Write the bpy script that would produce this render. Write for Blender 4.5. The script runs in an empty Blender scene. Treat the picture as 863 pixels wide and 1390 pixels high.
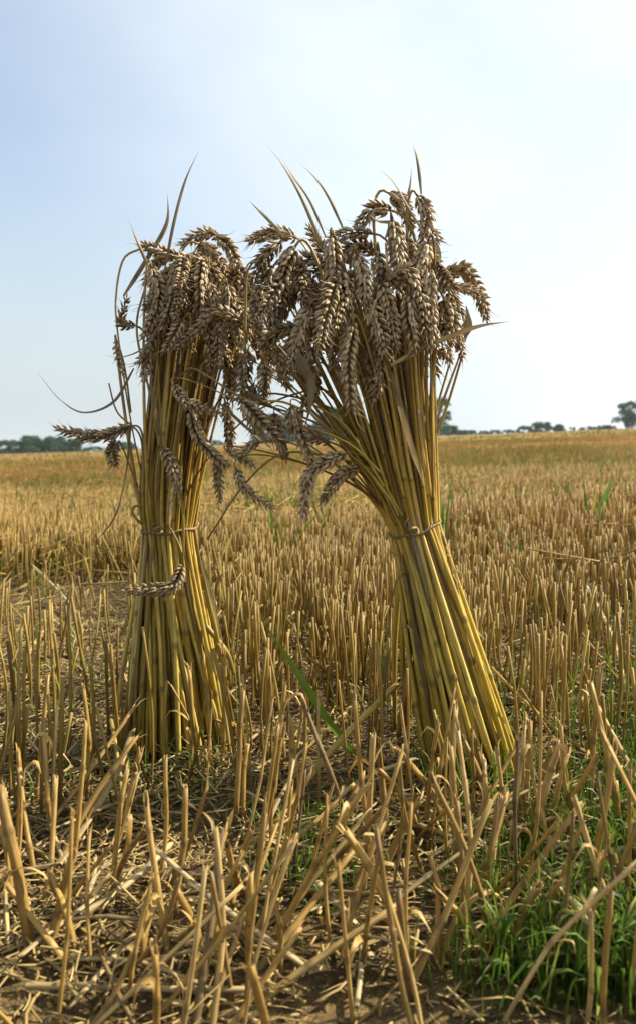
import bpy, math, random
import numpy as np
from mathutils import Vector
random.seed(7)
rng = np.random.default_rng(11)
rad = math.radians
scene = bpy.context.scene
C = scene.collection

# ------------------------------------------------------------------ camera
F = 1100.0; CX = 431.5; CY = 650.0; LEVEL = 612.0; CAMH = 0.35
PITCH = math.atan((CY - LEVEL) / F)
cam_d = bpy.data.cameras.new('camera'); cam = bpy.data.objects.new('camera', cam_d); C.objects.link(cam)
cam.location = (0, 0, CAMH); cam.rotation_euler = (math.pi / 2 - PITCH, 0, 0)
cam_d.sensor_fit = 'VERTICAL'; cam_d.sensor_height = 36; cam_d.lens = 36 * F / 1390
cam_d.shift_y = -45 / 1390; cam_d.clip_start = 0.02; cam_d.clip_end = 3000
cam_d.dof.use_dof = True; cam_d.dof.focus_distance = 0.86; cam_d.dof.aperture_fstop = 9.5
scene.camera = cam

# ------------------------------------------------------------------ sky, sun, exposure
SUN_AZ, SUN_EL = 74.0, 40.0          # azimuth measured from +Y towards +X
sdir = Vector((math.sin(rad(SUN_AZ)) * math.cos(rad(SUN_EL)), math.cos(rad(SUN_AZ)) * math.cos(rad(SUN_EL)), math.sin(rad(SUN_EL))))
world = bpy.data.worlds.new('World'); scene.world = world; world.use_nodes = True
nt = world.node_tree; nt.nodes.clear()
wo = nt.nodes.new('ShaderNodeOutputWorld'); bg = nt.nodes.new('ShaderNodeBackground')
sky = nt.nodes.new('ShaderNodeTexSky'); sky.sky_type = 'NISHITA'; sky.sun_disc = False
sky.sun_elevation = rad(SUN_EL); sky.sun_rotation = rad(SUN_AZ)
sky.air_density = 1.2; sky.dust_density = 3.0; sky.ozone_density = 1.5; sky.altitude = 0
tcw = nt.nodes.new('ShaderNodeTexCoord')
# thin high cloud veil, brighter towards the sun (scattering in the veil)
dot = nt.nodes.new('ShaderNodeVectorMath'); dot.operation = 'DOT_PRODUCT'; dot.inputs[1].default_value = tuple(sdir)
nrm = nt.nodes.new('ShaderNodeVectorMath'); nrm.operation = 'NORMALIZE'
nt.links.new(tcw.outputs['Generated'], nrm.inputs[0]); nt.links.new(nrm.outputs[0], dot.inputs[0])
mr = nt.nodes.new('ShaderNodeMapRange'); mr.interpolation_type = 'SMOOTHSTEP'
mr.inputs['From Min'].default_value = 0.10; mr.inputs['From Max'].default_value = 0.60
mr.inputs['To Min'].default_value = 0.24; mr.inputs['To Max'].default_value = 1.0
nt.links.new(dot.outputs['Value'], mr.inputs['Value'])
nz = nt.nodes.new('ShaderNodeTexNoise'); nz.inputs['Scale'].default_value = 2.2; nz.inputs['Detail'].default_value = 5; nz.inputs['Roughness'].default_value = 0.5
mp = nt.nodes.new('ShaderNodeMapping'); mp.inputs['Scale'].default_value = (1, 1, 2.2); mp.inputs['Rotation'].default_value = (0.4, 0.5, 0.2)
nt.links.new(nrm.outputs[0], mp.inputs[0]); nt.links.new(mp.outputs[0], nz.inputs['Vector'])
nr = nt.nodes.new('ShaderNodeMapRange'); nr.inputs['From Min'].default_value = 0.3; nr.inputs['From Max'].default_value = 0.7
nr.inputs['To Min'].default_value = 0.66; nr.inputs['To Max'].default_value = 1.2
nt.links.new(nz.outputs['Fac'], nr.inputs['Value'])
mul = nt.nodes.new('ShaderNodeMath'); mul.operation = 'MULTIPLY'; mul.use_clamp = True
nt.links.new(mr.outputs[0], mul.inputs[0]); nt.links.new(nr.outputs[0], mul.inputs[1])
mx = nt.nodes.new('ShaderNodeMix'); mx.data_type = 'RGBA'
VEIL = (4.9, 5.3, 5.5, 1)
mx.inputs['B'].default_value = VEIL
# pale haze low over the horizon, all the way round
sepw = nt.nodes.new('ShaderNodeSeparateXYZ'); nt.links.new(nrm.outputs[0], sepw.inputs[0])
hz = nt.nodes.new('ShaderNodeMapRange'); hz.interpolation_type = 'SMOOTHSTEP'
hz.inputs['From Min'].default_value = -0.02; hz.inputs['From Max'].default_value = 0.34
hz.inputs['To Min'].default_value = 0.85; hz.inputs['To Max'].default_value = 0.0
nt.links.new(sepw.outputs[2], hz.inputs['Value'])
mxh = nt.nodes.new('ShaderNodeMix'); mxh.data_type = 'RGBA'; mxh.inputs['B'].default_value = (2.75, 3.2, 3.55, 1)
nt.links.new(hz.outputs[0], mxh.inputs['Factor']); nt.links.new(sky.outputs[0], mxh.inputs['A'])
nt.links.new(mul.outputs[0], mx.inputs['Factor']); nt.links.new(mxh.outputs['Result'], mx.inputs['A'])
nt.links.new(mx.outputs['Result'], bg.inputs['Color']); bg.inputs['Strength'].default_value = 0.088
nt.links.new(bg.outputs[0], wo.inputs['Surface'])

sun_d = bpy.data.lights.new('sun', 'SUN'); sun_d.energy = 4.5; sun_d.angle = rad(0.6); sun_d.color = (1.0, 0.91, 0.76)
sun = bpy.data.objects.new('sun', sun_d); C.objects.link(sun)
sun.rotation_euler = sdir.to_track_quat('Z', 'Y').to_euler()
scene.view_settings.view_transform = 'Standard'; scene.view_settings.look = 'None'
scene.view_settings.gamma = 1.0; scene.view_settings.exposure = 1.25; scene.view_settings.use_curve_mapping = False
scene.cycles.max_bounces = 8; scene.cycles.volume_bounces = 1; scene.cycles.transparent_max_bounces = 8
scene.cycles.sample_clamp_indirect = 4.0

# ------------------------------------------------------------------ pixel / ground helpers (photo pixels -> places in the field)
FW = np.array([0, math.cos(PITCH), -math.sin(PITCH)]); UP = np.array([0, math.sin(PITCH), math.cos(PITCH)])
CAM = np.array([0, 0, CAMH])
def ray(px, py):
    return FW + UP * ((CY - py) / F) + np.array([(px - CX) / F, 0, 0])
def P(px, py, d):
    r = ray(px, py); return CAM + r * (d / r[1])
def plane(x, y):
    x = np.asarray(x, float); y = np.asarray(y, float)
    far = np.maximum(y - 212, 0)
    return 0.013 * np.minimum(y, 212) + 0.044 * 200 * np.tanh(x / 200) - far * 0.012 - 0.00001 * far ** 2
def G(px, py):
    r = ray(px, py); s0, s1 = 0.013, 0.044
    t = CAMH / (s0 * r[1] + s1 * r[0] - r[2]); return CAM + r * t
def hsh(ix, iy, s):
    h = np.sin(ix * 127.1 + iy * 311.7 + s * 74.7) * 43758.5453
    return h - np.floor(h)
def vn(x, y, s=0):
    ix = np.floor(x); iy = np.floor(y); fx = x - ix; fy = y - iy
    fx = fx * fx * (3 - 2 * fx); fy = fy * fy * (3 - 2 * fy)
    a = hsh(ix, iy, s); b = hsh(ix + 1, iy, s); c = hsh(ix, iy + 1, s); d = hsh(ix + 1, iy + 1, s)
    return (a * (1 - fx) + b * fx) * (1 - fy) + (c * (1 - fx) + d * fx) * fy
def ground(x, y):
    x = np.asarray(x, float); y = np.asarray(y, float)
    z = plane(x, y)
    z = z + (vn(x * 9, y * 9, 1) - .5) * .012 + (vn(x * 28, y * 28, 2) - .5) * .007 + (vn(x * 75, y * 75, 3) - .5) * .004
    z = z + (vn(x * .35, y * .35, 5) - .5) * .06 * np.clip((y - 3) / 10, 0, 1) + (vn(x * .04, y * .04, 6) - .5) * .5 * np.clip((y - 20) / 80, 0, 1)
    return z

# ------------------------------------------------------------------ mesh helpers
class Geo:
    def __init__(s): s.V = []; s.Q = []; s.T = []; s.A = []; s.B = []; s.n = 0
    def add(s, V, Q=None, T=None, st=None, tn=None):
        V = np.asarray(V, float); n = len(V)
        s.V.append(V)
        if Q is not None and len(Q): s.Q.append(np.asarray(Q, int) + s.n)
        if T is not None and len(T): s.T.append(np.asarray(T, int) + s.n)
        s.A.append(np.zeros((n, 3)) if st is None else st)
        if tn is None: tn = np.zeros((n, 3))
        s.B.append(tn); s.n += n
    def build(s, name, mat, parent=None, loc=None, smooth=True):
        V = np.concatenate(s.V).astype(np.float32)
        if loc is not None: V = V - np.array(loc, np.float32)
        Q = np.concatenate(s.Q) if s.Q else np.zeros((0, 4), int)
        T = np.concatenate(s.T) if s.T else np.zeros((0, 3), int)
        me = bpy.data.meshes.new(name)
        me.vertices.add(len(V)); me.vertices.foreach_set('co', V.ravel())
        loops = np.concatenate([Q.ravel(), T.ravel()]).astype(np.int32)
        me.loops.add(len(loops)); me.loops.foreach_set('vertex_index', loops)
        starts = np.concatenate([np.arange(len(Q)) * 4, len(Q) * 4 + np.arange(len(T)) * 3]).astype(np.int32)
        me.polygons.add(len(starts)); me.polygons.foreach_set('loop_start', starts)
        if smooth: me.polygons.foreach_set('use_smooth', np.ones(len(starts), bool))
        a = me.attributes.new('st', 'FLOAT_VECTOR', 'POINT'); a.data.foreach_set('vector', np.concatenate(s.A).astype(np.float32).ravel())
        b = me.attributes.new('tn', 'FLOAT_VECTOR', 'POINT'); b.data.foreach_set('vector', np.concatenate(s.B).astype(np.float32).ravel())
        me.update(calc_edges=True); me.validate()
        me.materials.append(mat)
        o = bpy.data.objects.new(name, me); C.objects.link(o)
        if parent is not None: o.parent = parent
        elif loc is not None: o.location = loc
        return o

def norm(v): return v / np.maximum(np.linalg.norm(v, axis=-1, keepdims=True), 1e-9)
def frames(paths):
    n, k, _ = paths.shape
    T = norm(np.gradient(paths, axis=1))
    ref = np.where(np.abs(T[:, 0, 2:3]) > .9, np.array([[1., 0, 0]]), np.array([[0., 0, 1]]))
    N = np.zeros_like(T); N[:, 0] = norm(np.cross(T[:, 0], ref))
    for i in range(1, k):
        v = N[:, i - 1] - T[:, i] * np.sum(N[:, i - 1] * T[:, i], -1, keepdims=True)
        N[:, i] = norm(v)
    return T, N, np.cross(T, N)
def tubes(g, paths, radii, sides=6, tint=None, dark=None, hollow=False, cap=True, flat=1.0):
    paths = np.asarray(paths, float); radii = np.asarray(radii, float)
    if paths.ndim == 2: paths = paths[None]; radii = radii[None]
    n, k, _ = paths.shape
    if tint is None: tint = rng.random(n)
    tint = np.broadcast_to(np.asarray(tint, float), (n,))
    if dark is None: dark = np.zeros((n, k))
    T, N, B = frames(paths)
    if hollow:
        T = np.concatenate([T, T[:, -1:], T[:, -1:]], 1); N = np.concatenate([N, N[:, -1:], N[:, -1:]], 1); B = np.concatenate([B, B[:, -1:], B[:, -1:]], 1)
        paths = np.concatenate([paths, paths[:, -1:], paths[:, -1:] - T[:, -1:] * .01], 1)
        radii = np.concatenate([radii, radii[:, -1:] * .72, radii[:, -1:] * .62], 1)
        dark = np.concatenate([dark, dark[:, -1:] * 0, dark[:, -1:] * 0 + .7], 1); k += 2
    seg = np.concatenate([np.zeros((n, 1)), np.cumsum(np.linalg.norm(np.diff(paths, axis=1), axis=-1), 1)], 1)
    al = seg / seg[:, -1:]
    th = np.linspace(0, 2 * np.pi, sides, endpoint=False)
    c = np.cos(th)[None, None, :, None]; s_ = np.sin(th)[None, None, :, None]
    V = paths[:, :, None] + (N[:, :, None] * c + B[:, :, None] * s_ * flat) * radii[:, :, None, None]
    if hollow:
        sl = radii[:, 0, None] * (rng.uniform(0, 1.6, (n, 1)) * np.cos(th + rng.uniform(0, 6.28, (n, 1))) + rng.normal(0, .45, (n, sides)))
        V[:, k - 3:k - 1] += (T[:, -1][:, None] * sl[..., None])[:, None]
    st = np.stack([np.broadcast_to(np.cos(th), (n, k, sides)), np.broadcast_to(np.sin(th), (n, k, sides)), np.broadcast_to(seg[:, :, None], (n, k, sides))], -1)
    tn = np.stack([np.broadcast_to(tint[:, None, None], (n, k, sides)), np.broadcast_to(dark[:, :, None], (n, k, sides)), np.broadcast_to(al[:, :, None], (n, k, sides))], -1)
    base = (np.arange(n) * k * sides)[:, None, None]
    i = np.arange(k - 1)[None, :, None] * sides; j = np.arange(sides)[None, None, :]; j2 = (j + 1) % sides
    Q = np.stack([base + i + j, base + i + j2, base + i + sides + j2, base + i + sides + j], -1).reshape(-1, 4)
    Tr = None
    if cap and not hollow:
        b = (np.arange(n) * k * sides + (k - 1) * sides)[:, None]
        jj = np.arange(1, sides - 1)[None]
        Tr = np.stack([np.broadcast_to(b, (n, sides - 2)), b + jj, b + jj + 1], -1).reshape(-1, 3)
    g.add(V.reshape(-1, 3), Q, Tr, st.reshape(-1, 3), tn.reshape(-1, 3))
def bez(pts, k):
    """smooth curve through the points (Catmull-Rom, resampled)"""
    p = np.asarray(pts, float); m = len(p)
    if m == 2: return p[0] + (p[1] - p[0]) * np.linspace(0, 1, k)[:, None]
    e = np.concatenate([[2 * p[0] - p[1]], p, [2 * p[-1] - p[-2]]])
    t = np.linspace(0, m - 1 - 1e-6, k); i = t.astype(int); f = (t - i)[:, None]
    a, b, c, d = e[i], e[i + 1], e[i + 2], e[i + 3]
    return .5 * ((2 * b) + (-a + c) * f + (2 * a - 5 * b + 4 * c - d) * f ** 2 + (-a + 3 * b - 3 * c + d) * f ** 3)
def ribbon(g, path, width, tint=.5, fold=.25, twist=0.0, facing=None, dark=0.0):
    path = np.asarray(path, float); k = len(path)
    T, N, B = frames(path[None]); T, N, B = T[0], N[0], B[0]
    if facing is not None:
        fv = np.array(facing, float); N = norm(np.cross(T, fv)); B = np.cross(T, N)
    a = np.linspace(0, twist, k)[:, None]
    N2 = N * np.cos(a) + B * np.sin(a); B2 = -N * np.sin(a) + B * np.cos(a)
    w = np.broadcast_to(np.asarray(width, float), (k,))[:, None]
    V = np.stack([path - N2 * w, path + B2 * w * fold, path + N2 * w], 1)
    seg = np.concatenate([[0], np.cumsum(np.linalg.norm(np.diff(path, axis=0), axis=1))])
    st = np.stack([np.broadcast_to([-.8, 0, .8], (k, 3)), np.zeros((k, 3)), np.broadcast_to(seg[:, None], (k, 3))], -1)
    tn = np.stack([np.full((k, 3), tint), np.full((k, 3), dark), np.broadcast_to((seg / seg[-1])[:, None], (k, 3))], -1)
    i = np.arange(k - 1)[:, None] * 3; j = np.arange(2)[None]
    Q = np.stack([i + j, i + j + 1, i + j + 4, i + j + 3], -1).reshape(-1, 4)
    g.add(V.reshape(-1, 3), Q, None, st.reshape(-1, 3), tn.reshape(-1, 3))
def leafw(k, w, root=.45):
    t = np.linspace(0, 1, k); return w * np.minimum(root + t * 3, 1) * np.clip((1 - t) * 2.6, 0.03, 1)

# ------------------------------------------------------------------ materials
def new_mat(name):
    m = bpy.data.materials.new(name); m.use_nodes = True; t = m.node_tree; t.nodes.clear(); return m, t
def N_(t, kind, **kw):
    n = t.nodes.new(kind)
    for a, b in kw.items(): setattr(n, a, b)
    return n
def ramp(t, fac, stops):
    r = t.nodes.new('ShaderNodeValToRGB'); e = r.color_ramp.elements
    while len(e) < len(stops): e.new(0.5)
    for el, (p, c) in zip(e, stops): el.position = p; el.color = (*c, 1)
    t.links.new(fac, r.inputs[0]); return r.outputs[0]
def mixc(t, f, a, b, mode='MIX'):
    m = N_(t, 'ShaderNodeMix', data_type='RGBA', blend_type=mode)
    for inp, v in (('Factor', f), ('A', a), ('B', b)):
        if hasattr(v, 'links'): t.links.new(v, m.inputs[inp])
        elif inp == 'Factor': m.inputs[inp].default_value = v
        else: m.inputs[inp].default_value = (*v, 1)
    return m.outputs['Result']
def math_(t, op, a, b=None):
    m = N_(t, 'ShaderNodeMath', operation=op)
    for i, v in enumerate((a, b)):
        if v is None: continue
        if hasattr(v, 'links'): t.links.new(v, m.inputs[i])
        else: m.inputs[i].default_value = v
    return m.outputs[0]
def finish(t, col, rough, transl, bump=None, bstr=.3, bdist=.001, spec=.4, tcol=None):
    p = N_(t, 'ShaderNodeBsdfPrincipled'); t.links.new(col, p.inputs['Base Color'])
    if hasattr(rough, 'links'): t.links.new(rough, p.inputs['Roughness'])
    else: p.inputs['Roughness'].default_value = rough
    p.inputs['Specular IOR Level'].default_value = spec
    if bump is not None:
        b = N_(t, 'ShaderNodeBump'); b.inputs['Strength'].default_value = bstr; b.inputs['Distance'].default_value = bdist
        t.links.new(bump, b.inputs['Height']); t.links.new(b.outputs[0], p.inputs['Normal'])
    o = N_(t, 'ShaderNodeOutputMaterial')
    if transl > 0:
        tr = N_(t, 'ShaderNodeBsdfTranslucent'); t.links.new(tcol if tcol is not None else col, tr.inputs[0])
        m = N_(t, 'ShaderNodeMixShader'); m.inputs[0].default_value = transl
        t.links.new(p.outputs[0], m.inputs[1]); t.links.new(tr.outputs[0], m.inputs[2]); t.links.new(m.outputs[0], o.inputs[0])
    else: t.links.new(p.outputs[0], o.inputs[0])
def fibre_mat(name, tint_stops, along_stops=None, rough=.5, transl=.2, streak=.35, blotch=.4, spec=.4, patch=None):
    m, t = new_mat(name)
    st = N_(t, 'ShaderNodeAttribute', attribute_name='st'); tn = N_(t, 'ShaderNodeAttribute', attribute_name='tn')
    s = N_(t, 'ShaderNodeSeparateXYZ'); t.links.new(tn.outputs['Vector'], s.inputs[0])
    off = N_(t, 'ShaderNodeVectorMath', operation='SCALE'); t.links.new(tn.outputs['Vector'], off.inputs[0]); off.inputs['Scale'].default_value = 0
    comb = N_(t, 'ShaderNodeCombineXYZ'); k = math_(t, 'MULTIPLY', s.outputs[0], 57.0); t.links.new(k, comb.inputs[0]); t.links.new(k, comb.inputs[1])
    add = N_(t, 'ShaderNodeVectorMath', operation='ADD')
    mp_ = N_(t, 'ShaderNodeMapping'); mp_.inputs['Scale'].default_value = (1.6, 1.6, 12)
    t.links.new(st.outputs['Vector'], mp_.inputs[0]); t.links.new(mp_.outputs[0], add.inputs[0]); t.links.new(comb.outputs[0], add.inputs[1])
    n1 = N_(t, 'ShaderNodeTexNoise'); n1.inputs['Scale'].default_value = 3.0; n1.inputs['Detail'].default_value = 3; t.links.new(add.outputs[0], n1.inputs['Vector'])
    mp2 = N_(t, 'ShaderNodeMapping'); mp2.inputs['Scale'].default_value = (.5, .5, 45)
    add2 = N_(t, 'ShaderNodeVectorMath', operation='ADD')
    t.links.new(st.outputs['Vector'], mp2.inputs[0]); t.links.new(mp2.outputs[0], add2.inputs[0]); t.links.new(comb.outputs[0], add2.inputs[1])
    n2 = N_(t, 'ShaderNodeTexNoise'); n2.inputs['Scale'].default_value = 1.3; n2.inputs['Detail'].default_value = 4; t.links.new(add2.outputs[0], n2.inputs['Vector'])
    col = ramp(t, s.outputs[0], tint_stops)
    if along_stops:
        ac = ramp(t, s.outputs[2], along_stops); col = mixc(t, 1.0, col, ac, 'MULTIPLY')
    f1 = ramp(t, n1.outputs['Fac'], [(.3, (1 - streak,) * 3), (.7, (1 + streak * .35,) * 3)])
    col = mixc(t, 1.0, col, f1, 'MULTIPLY')
    f2 = ramp(t, n2.outputs['Fac'], [(.35, (1 - blotch, 1 - blotch * 1.05, 1 - blotch * 1.1)), (.6, (1, 1, 1))])
    col = mixc(t, 1.0, col, f2, 'MULTIPLY')
    if patch is not None:
        gg = N_(t, 'ShaderNodeNewGeometry'); n3 = N_(t, 'ShaderNodeTexNoise'); n3.inputs['Scale'].default_value = .25; n3.inputs['Detail'].default_value = 3
        t.links.new(gg.outputs['Position'], n3.inputs['Vector'])
        col = mixc(t, 1.0, col, ramp(t, n3.outputs['Fac'], [(.38, patch), (.62, (1, 1, 1))]), 'MULTIPLY')
    col = mixc(t, math_(t, 'MULTIPLY', s.outputs[1], .8), col, (.07, .045, .02))
    finish(t, col, rough, transl, n1.outputs['Fac'], .4, .0006, spec)
    return m
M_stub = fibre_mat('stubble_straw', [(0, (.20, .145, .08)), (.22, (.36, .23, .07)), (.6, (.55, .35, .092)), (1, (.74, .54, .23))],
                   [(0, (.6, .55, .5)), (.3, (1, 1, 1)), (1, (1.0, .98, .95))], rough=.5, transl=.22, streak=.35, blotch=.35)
M_field = fibre_mat('field_straw', [(0, (.30, .18, .05)), (.4, (.55, .335, .085)), (1, (.76, .53, .20))],
                    [(0, (.5, .45, .4)), (.4, (1, 1, 1)), (1, (1.05, 1.02, 1.0))], rough=.6, transl=.28, streak=.25, blotch=.25, patch=(.60, .64, .42))
M_loose = fibre_mat('loose_straw', [(0, (.24, .17, .085)), (.5, (.43, .30, .12)), (1, (.66, .52, .27))], rough=.5, transl=.15, streak=.35, blotch=.35)
M_litter = fibre_mat('litter_straw', [(0, (.17, .11, .04)), (.4, (.40, .27, .08)), (1, (.66, .50, .21))], rough=.6, transl=.2, streak=.3, blotch=.4)
M_sheaf = fibre_mat('sheaf_straw', [(0, (.22, .15, .025)), (.5, (.57, .41, .05)), (1, (.80, .60, .14))],
                    [(0, (.9, .85, .8)), (.25, (1, 1, 1)), (.6, (.92, .82, .8)), (1, (.66, .55, .62))], rough=.46, transl=.08, streak=.5, blotch=.3, spec=.5)
M_leaf = fibre_mat('dry_leaf', [(0, (.22, .16, .08)), (.5, (.38, .29, .14)), (1, (.52, .42, .24))], rough=.5, transl=.35, streak=.35, blotch=.35)
M_twine = fibre_mat('twine', [(0, (.30, .20, .08)), (1, (.42, .30, .13))], rough=.8, transl=.05, streak=.5, blotch=.3)
M_grass = fibre_mat('green_grass', [(0, (.045, .085, .010)), (.4, (.085, .18, .018)), (.75, (.19, .27, .035)), (1, (.48, .38, .10))], rough=.42, transl=.38, streak=.2, blotch=.15)
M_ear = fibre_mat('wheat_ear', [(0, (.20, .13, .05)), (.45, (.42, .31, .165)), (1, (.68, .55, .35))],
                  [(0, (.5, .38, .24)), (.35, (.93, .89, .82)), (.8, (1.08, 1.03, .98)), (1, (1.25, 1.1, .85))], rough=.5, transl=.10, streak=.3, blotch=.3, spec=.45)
def ground_material():
    m, t = new_mat('field_soil')
    g = N_(t, 'ShaderNodeNewGeometry')
    def noise(scale, detail=5, rough=.6, sc=None):
        n = N_(t, 'ShaderNodeTexNoise'); n.inputs['Scale'].default_value = scale; n.inputs['Detail'].default_value = detail; n.inputs['Roughness'].default_value = rough
        if sc:
            q = N_(t, 'ShaderNodeMapping'); q.inputs['Scale'].default_value = sc; t.links.new(g.outputs['Position'], q.inputs[0]); t.links.new(q.outputs[0], n.inputs['Vector'])
        else: t.links.new(g.outputs['Position'], n.inputs['Vector'])
        return n.outputs['Fac']
    a = noise(14, 6); b = noise(120, 4, .7); c = noise(600, 3, .6)
    soil = ramp(t, a, [(.3, (.040, .027, .013)), (.5, (.085, .058, .026)), (.7, (.155, .11, .05))])
    chaff = ramp(t, b, [(.42, (.6, .6, .6)), (.55, (1.2, 1.15, 1.0)), (.68, (2.2, 2.0, 1.6))])
    near = mixc(t, 1.0, soil, chaff, 'MULTIPLY')
    near = mixc(t, ramp(t, c, [(.55, (0, 0, 0)), (.7, (.5, .5, .5))]), near, (.36, .28, .15))
    fa = noise(.06, 4, .6, (1, .35, 1)); fb = noise(1.2, 6, .75, (1, .5, 1)); fc = noise(.02, 3, .5, (.4, 2.2, 1))
    farc = ramp(t, fb, [(.3, (.12, .070, .022)), (.5, (.26, .17, .058)), (.72, (.38, .27, .11))])
    farc = mixc(t, ramp(t, fa, [(.52, (0, 0, 0)), (.68, (.38, .38, .38))]), farc, (.16, .19, .04))
    farc = mixc(t, 1.0, farc, ramp(t, fc, [(.35, (.78, .74, .68)), (.65, (1.15, 1.1, 1.0))]), 'MULTIPLY')
    s = N_(t, 'ShaderNodeSeparateXYZ'); t.links.new(g.outputs['Position'], s.inputs[0])
    w = N_(t, 'ShaderNodeMapRange'); w.inputs['From Min'].default_value = 3; w.inputs['From Max'].default_value = 18; t.links.new(s.outputs[1], w.inputs['Value'])
    col = mixc(t, w.outputs[0], near, farc)
    finish(t, col, .9, 0, b, .6, .006, .15)
    return m
M_ground = ground_material()
def simple_mat(name, c1, c2, scale, rough=.8, transl=0.0):
    m, t = new_mat(name); g = N_(t, 'ShaderNodeNewGeometry'); n = N_(t, 'ShaderNodeTexNoise'); n.inputs['Scale'].default_value = scale; n.inputs['Detail'].default_value = 4
    t.links.new(g.outputs['Position'], n.inputs['Vector'])
    finish(t, ramp(t, n.outputs['Fac'], [(.35, c1), (.65, c2)]), rough, transl, spec=.2); return m
M_foliage = simple_mat('tree_foliage', (.014, .060, .030), (.040, .115, .055), .5, .7, .2)
M_bark = simple_mat('tree_bark', (.06, .045, .03), (.12, .095, .07), 3.0)

def tag(o, label=None, cat=None, group=None, kind=None):
    for k, v in (('label', label), ('category', cat), ('group', group), ('kind', kind)):
        if v: o[k] = v
    return o
def empty(name, loc):
    o = bpy.data.objects.new(name, None); C.objects.link(o); o.location = loc; o.empty_display_size = .05; return o

# ------------------------------------------------------------------ ground sheet
def axis(a, b, step, ratio, end_lo, end_hi):
    c = list(np.arange(a, b, step)); s = step
    while c[-1] < end_hi: s *= ratio; c.append(c[-1] + s)
    s = step; lo = [c[0]]
    while lo[-1] > end_lo: s *= ratio; lo.append(lo[-1] - s)
    return np.array(lo[::-1][:-1] + c)
xs = axis(-.9, .9, .009, 1.06, -900, 900); ys = axis(.2, 2.2, .009, 1.045, -60, 1400)
X, Y = np.meshgrid(xs, ys); Z = ground(X, Y)
g = Geo(); nx, ny = len(xs), len(ys)
i = np.arange(ny - 1)[:, None] * nx; j = np.arange(nx - 1)[None]
g.add(np.stack([X, Y, Z], -1).reshape(-1, 3), np.stack([i + j, i + j + 1, i + j + nx + 1, i + j + nx], -1).reshape(-1, 4))
tag(g.build('ground', M_ground), kind='structure')

# ------------------------------------------------------------------ haze
def haze_box():
    m, t = new_mat('haze_air'); pv = N_(t, 'ShaderNodeVolumePrincipled'); o = N_(t, 'ShaderNodeOutputMaterial')
    pv.inputs['Color'].default_value = (.80, .88, .97, 1); pv.inputs['Density'].default_value = HAZE; pv.inputs['Anisotropy'].default_value = .3
    t.links.new(pv.outputs[0], o.inputs['Volume'])
    x0, x1, y0, y1 = -950, 950, -70, 1500; z0 = float(Z.min()) - 1; z1 = 20.0
    V = [(x0, y0, z0), (x1, y0, z0), (x1, y1, z0), (x0, y1, z0), (x0, y0, z1), (x1, y0, z1), (x1, y1, z1), (x0, y1, z1)]
    gg = Geo(); gg.add(V, [(0, 3, 2, 1), (4, 5, 6, 7), (0, 1, 5, 4), (1, 2, 6, 5), (2, 3, 7, 6), (3, 0, 4, 7)])
    tag(gg.build('haze', m, smooth=False), kind='stuff')
HAZE = 0.0002
haze_box()

# ------------------------------------------------------------------ trees on the skyline
def tree(px, wpx, top, dist, label, airy=0.0, group=None, low=False, cat='tree', name=None):
    c = P(px, 600, dist); x, y = c[0], dist
    zb = float(ground(x, y)); ztop = P(px, top, dist)[2]; h = ztop - zb; w = wpx / F * dist
    root = empty(name or ('bush' if low else 'tree'), (x, y, zb))
    tag(root, label, cat, group)
    r = np.random.default_rng(int(px * 7 + 3))
    gt = Geo(); th = h * (.35 if low else .6)
    tubes(gt, bez([(0, 0, -.3), (.02 * h, 0, th * .5), (0, .02 * h, th)], 5), np.linspace(.035 * h, .012 * h, 5), 8, .5)
    nl = 5 if low else 9
    lobes = []
    for q in range(nl * (4 if airy else 6)):
        a = r.uniform(0, 2 * np.pi); f = .10 + .90 * r.random() if airy else r.random() ** 1.25
        prof = math.sqrt(max(0, 1 - (max(f - .45, 0) / .6) ** 2)) * (1 if (f > .3 or not airy) else .6 + f)
        rr = w / 2 * prof * r.uniform(.35, 1.0)
        s = (.15 if airy else .24) * min(w, h) * r.uniform(.6, 1.15)
        lobes.append((rr * math.cos(a), rr * math.sin(a), min(h * f, h - s * .6), s))
    for (a, b, c_, s) in lobes[:nl]:
        tubes(gt, bez([(0, 0, th * .45), (a * .5, b * .5, th * .4 + c_ * .4), (a, b, c_)], 5), np.linspace(.014 * h, .004 * h, 5), 5, .5)
    gt.build('trunk', M_bark, root)
    gc = Geo(); n = 85 if airy else 170
    L = np.array(lobes); idx = np.repeat(np.arange(len(L)), n)
    d = norm(r.normal(size=(len(idx), 3))) * (r.random((len(idx), 1)) ** .45)
    cen = L[idx, :3] + d * L[idx, 3:4] * np.array([1.25, 1.25, .85])
    cen[:, 2] = np.abs(cen[:, 2])
    sz = r.uniform(.5, 1.1, (len(idx), 1)) * (.032 * min(w, h) + .09)
    u = norm(r.normal(size=(len(idx), 3))); v = norm(np.cross(u, r.normal(size=(len(idx), 3))))
    V = np.stack([cen - u * sz, cen + v * sz * .7, cen + u * sz, cen - v * sz * .7], 1).reshape(-1, 3)
    gc.add(V, np.arange(len(V)).reshape(-1, 4)); gc.build('crown', M_foliage, root)
TG = 'trees and bushes along the far edge of the field'
D = 225
tree(8, 46, 598, D, 'rounded dark tree at the left end of the skyline', group=TG)
tree(42, 32, 592, D + 2, 'domed tree between two lower ones at the left of the skyline', group=TG)
tree(74, 40, 593, D + 4, 'broad tree right of the domed one on the left skyline', group=TG)
tree(104, 34, 596, D + 6, 'spreading tree just left of the left sheaf on the skyline', group=TG)
tree(130, 30, 606, D + 8, 'low pale bush below the horizontal ear on the left skyline', group=TG, low=True, cat='bush')
tree(166, 40, 600, D + 5, 'tree half hidden behind the left edge of the left sheaf', group=TG)
tree(288, 60, 598, D + 5, 'tree showing through the stalks right of the left sheaf', group=TG)
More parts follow.
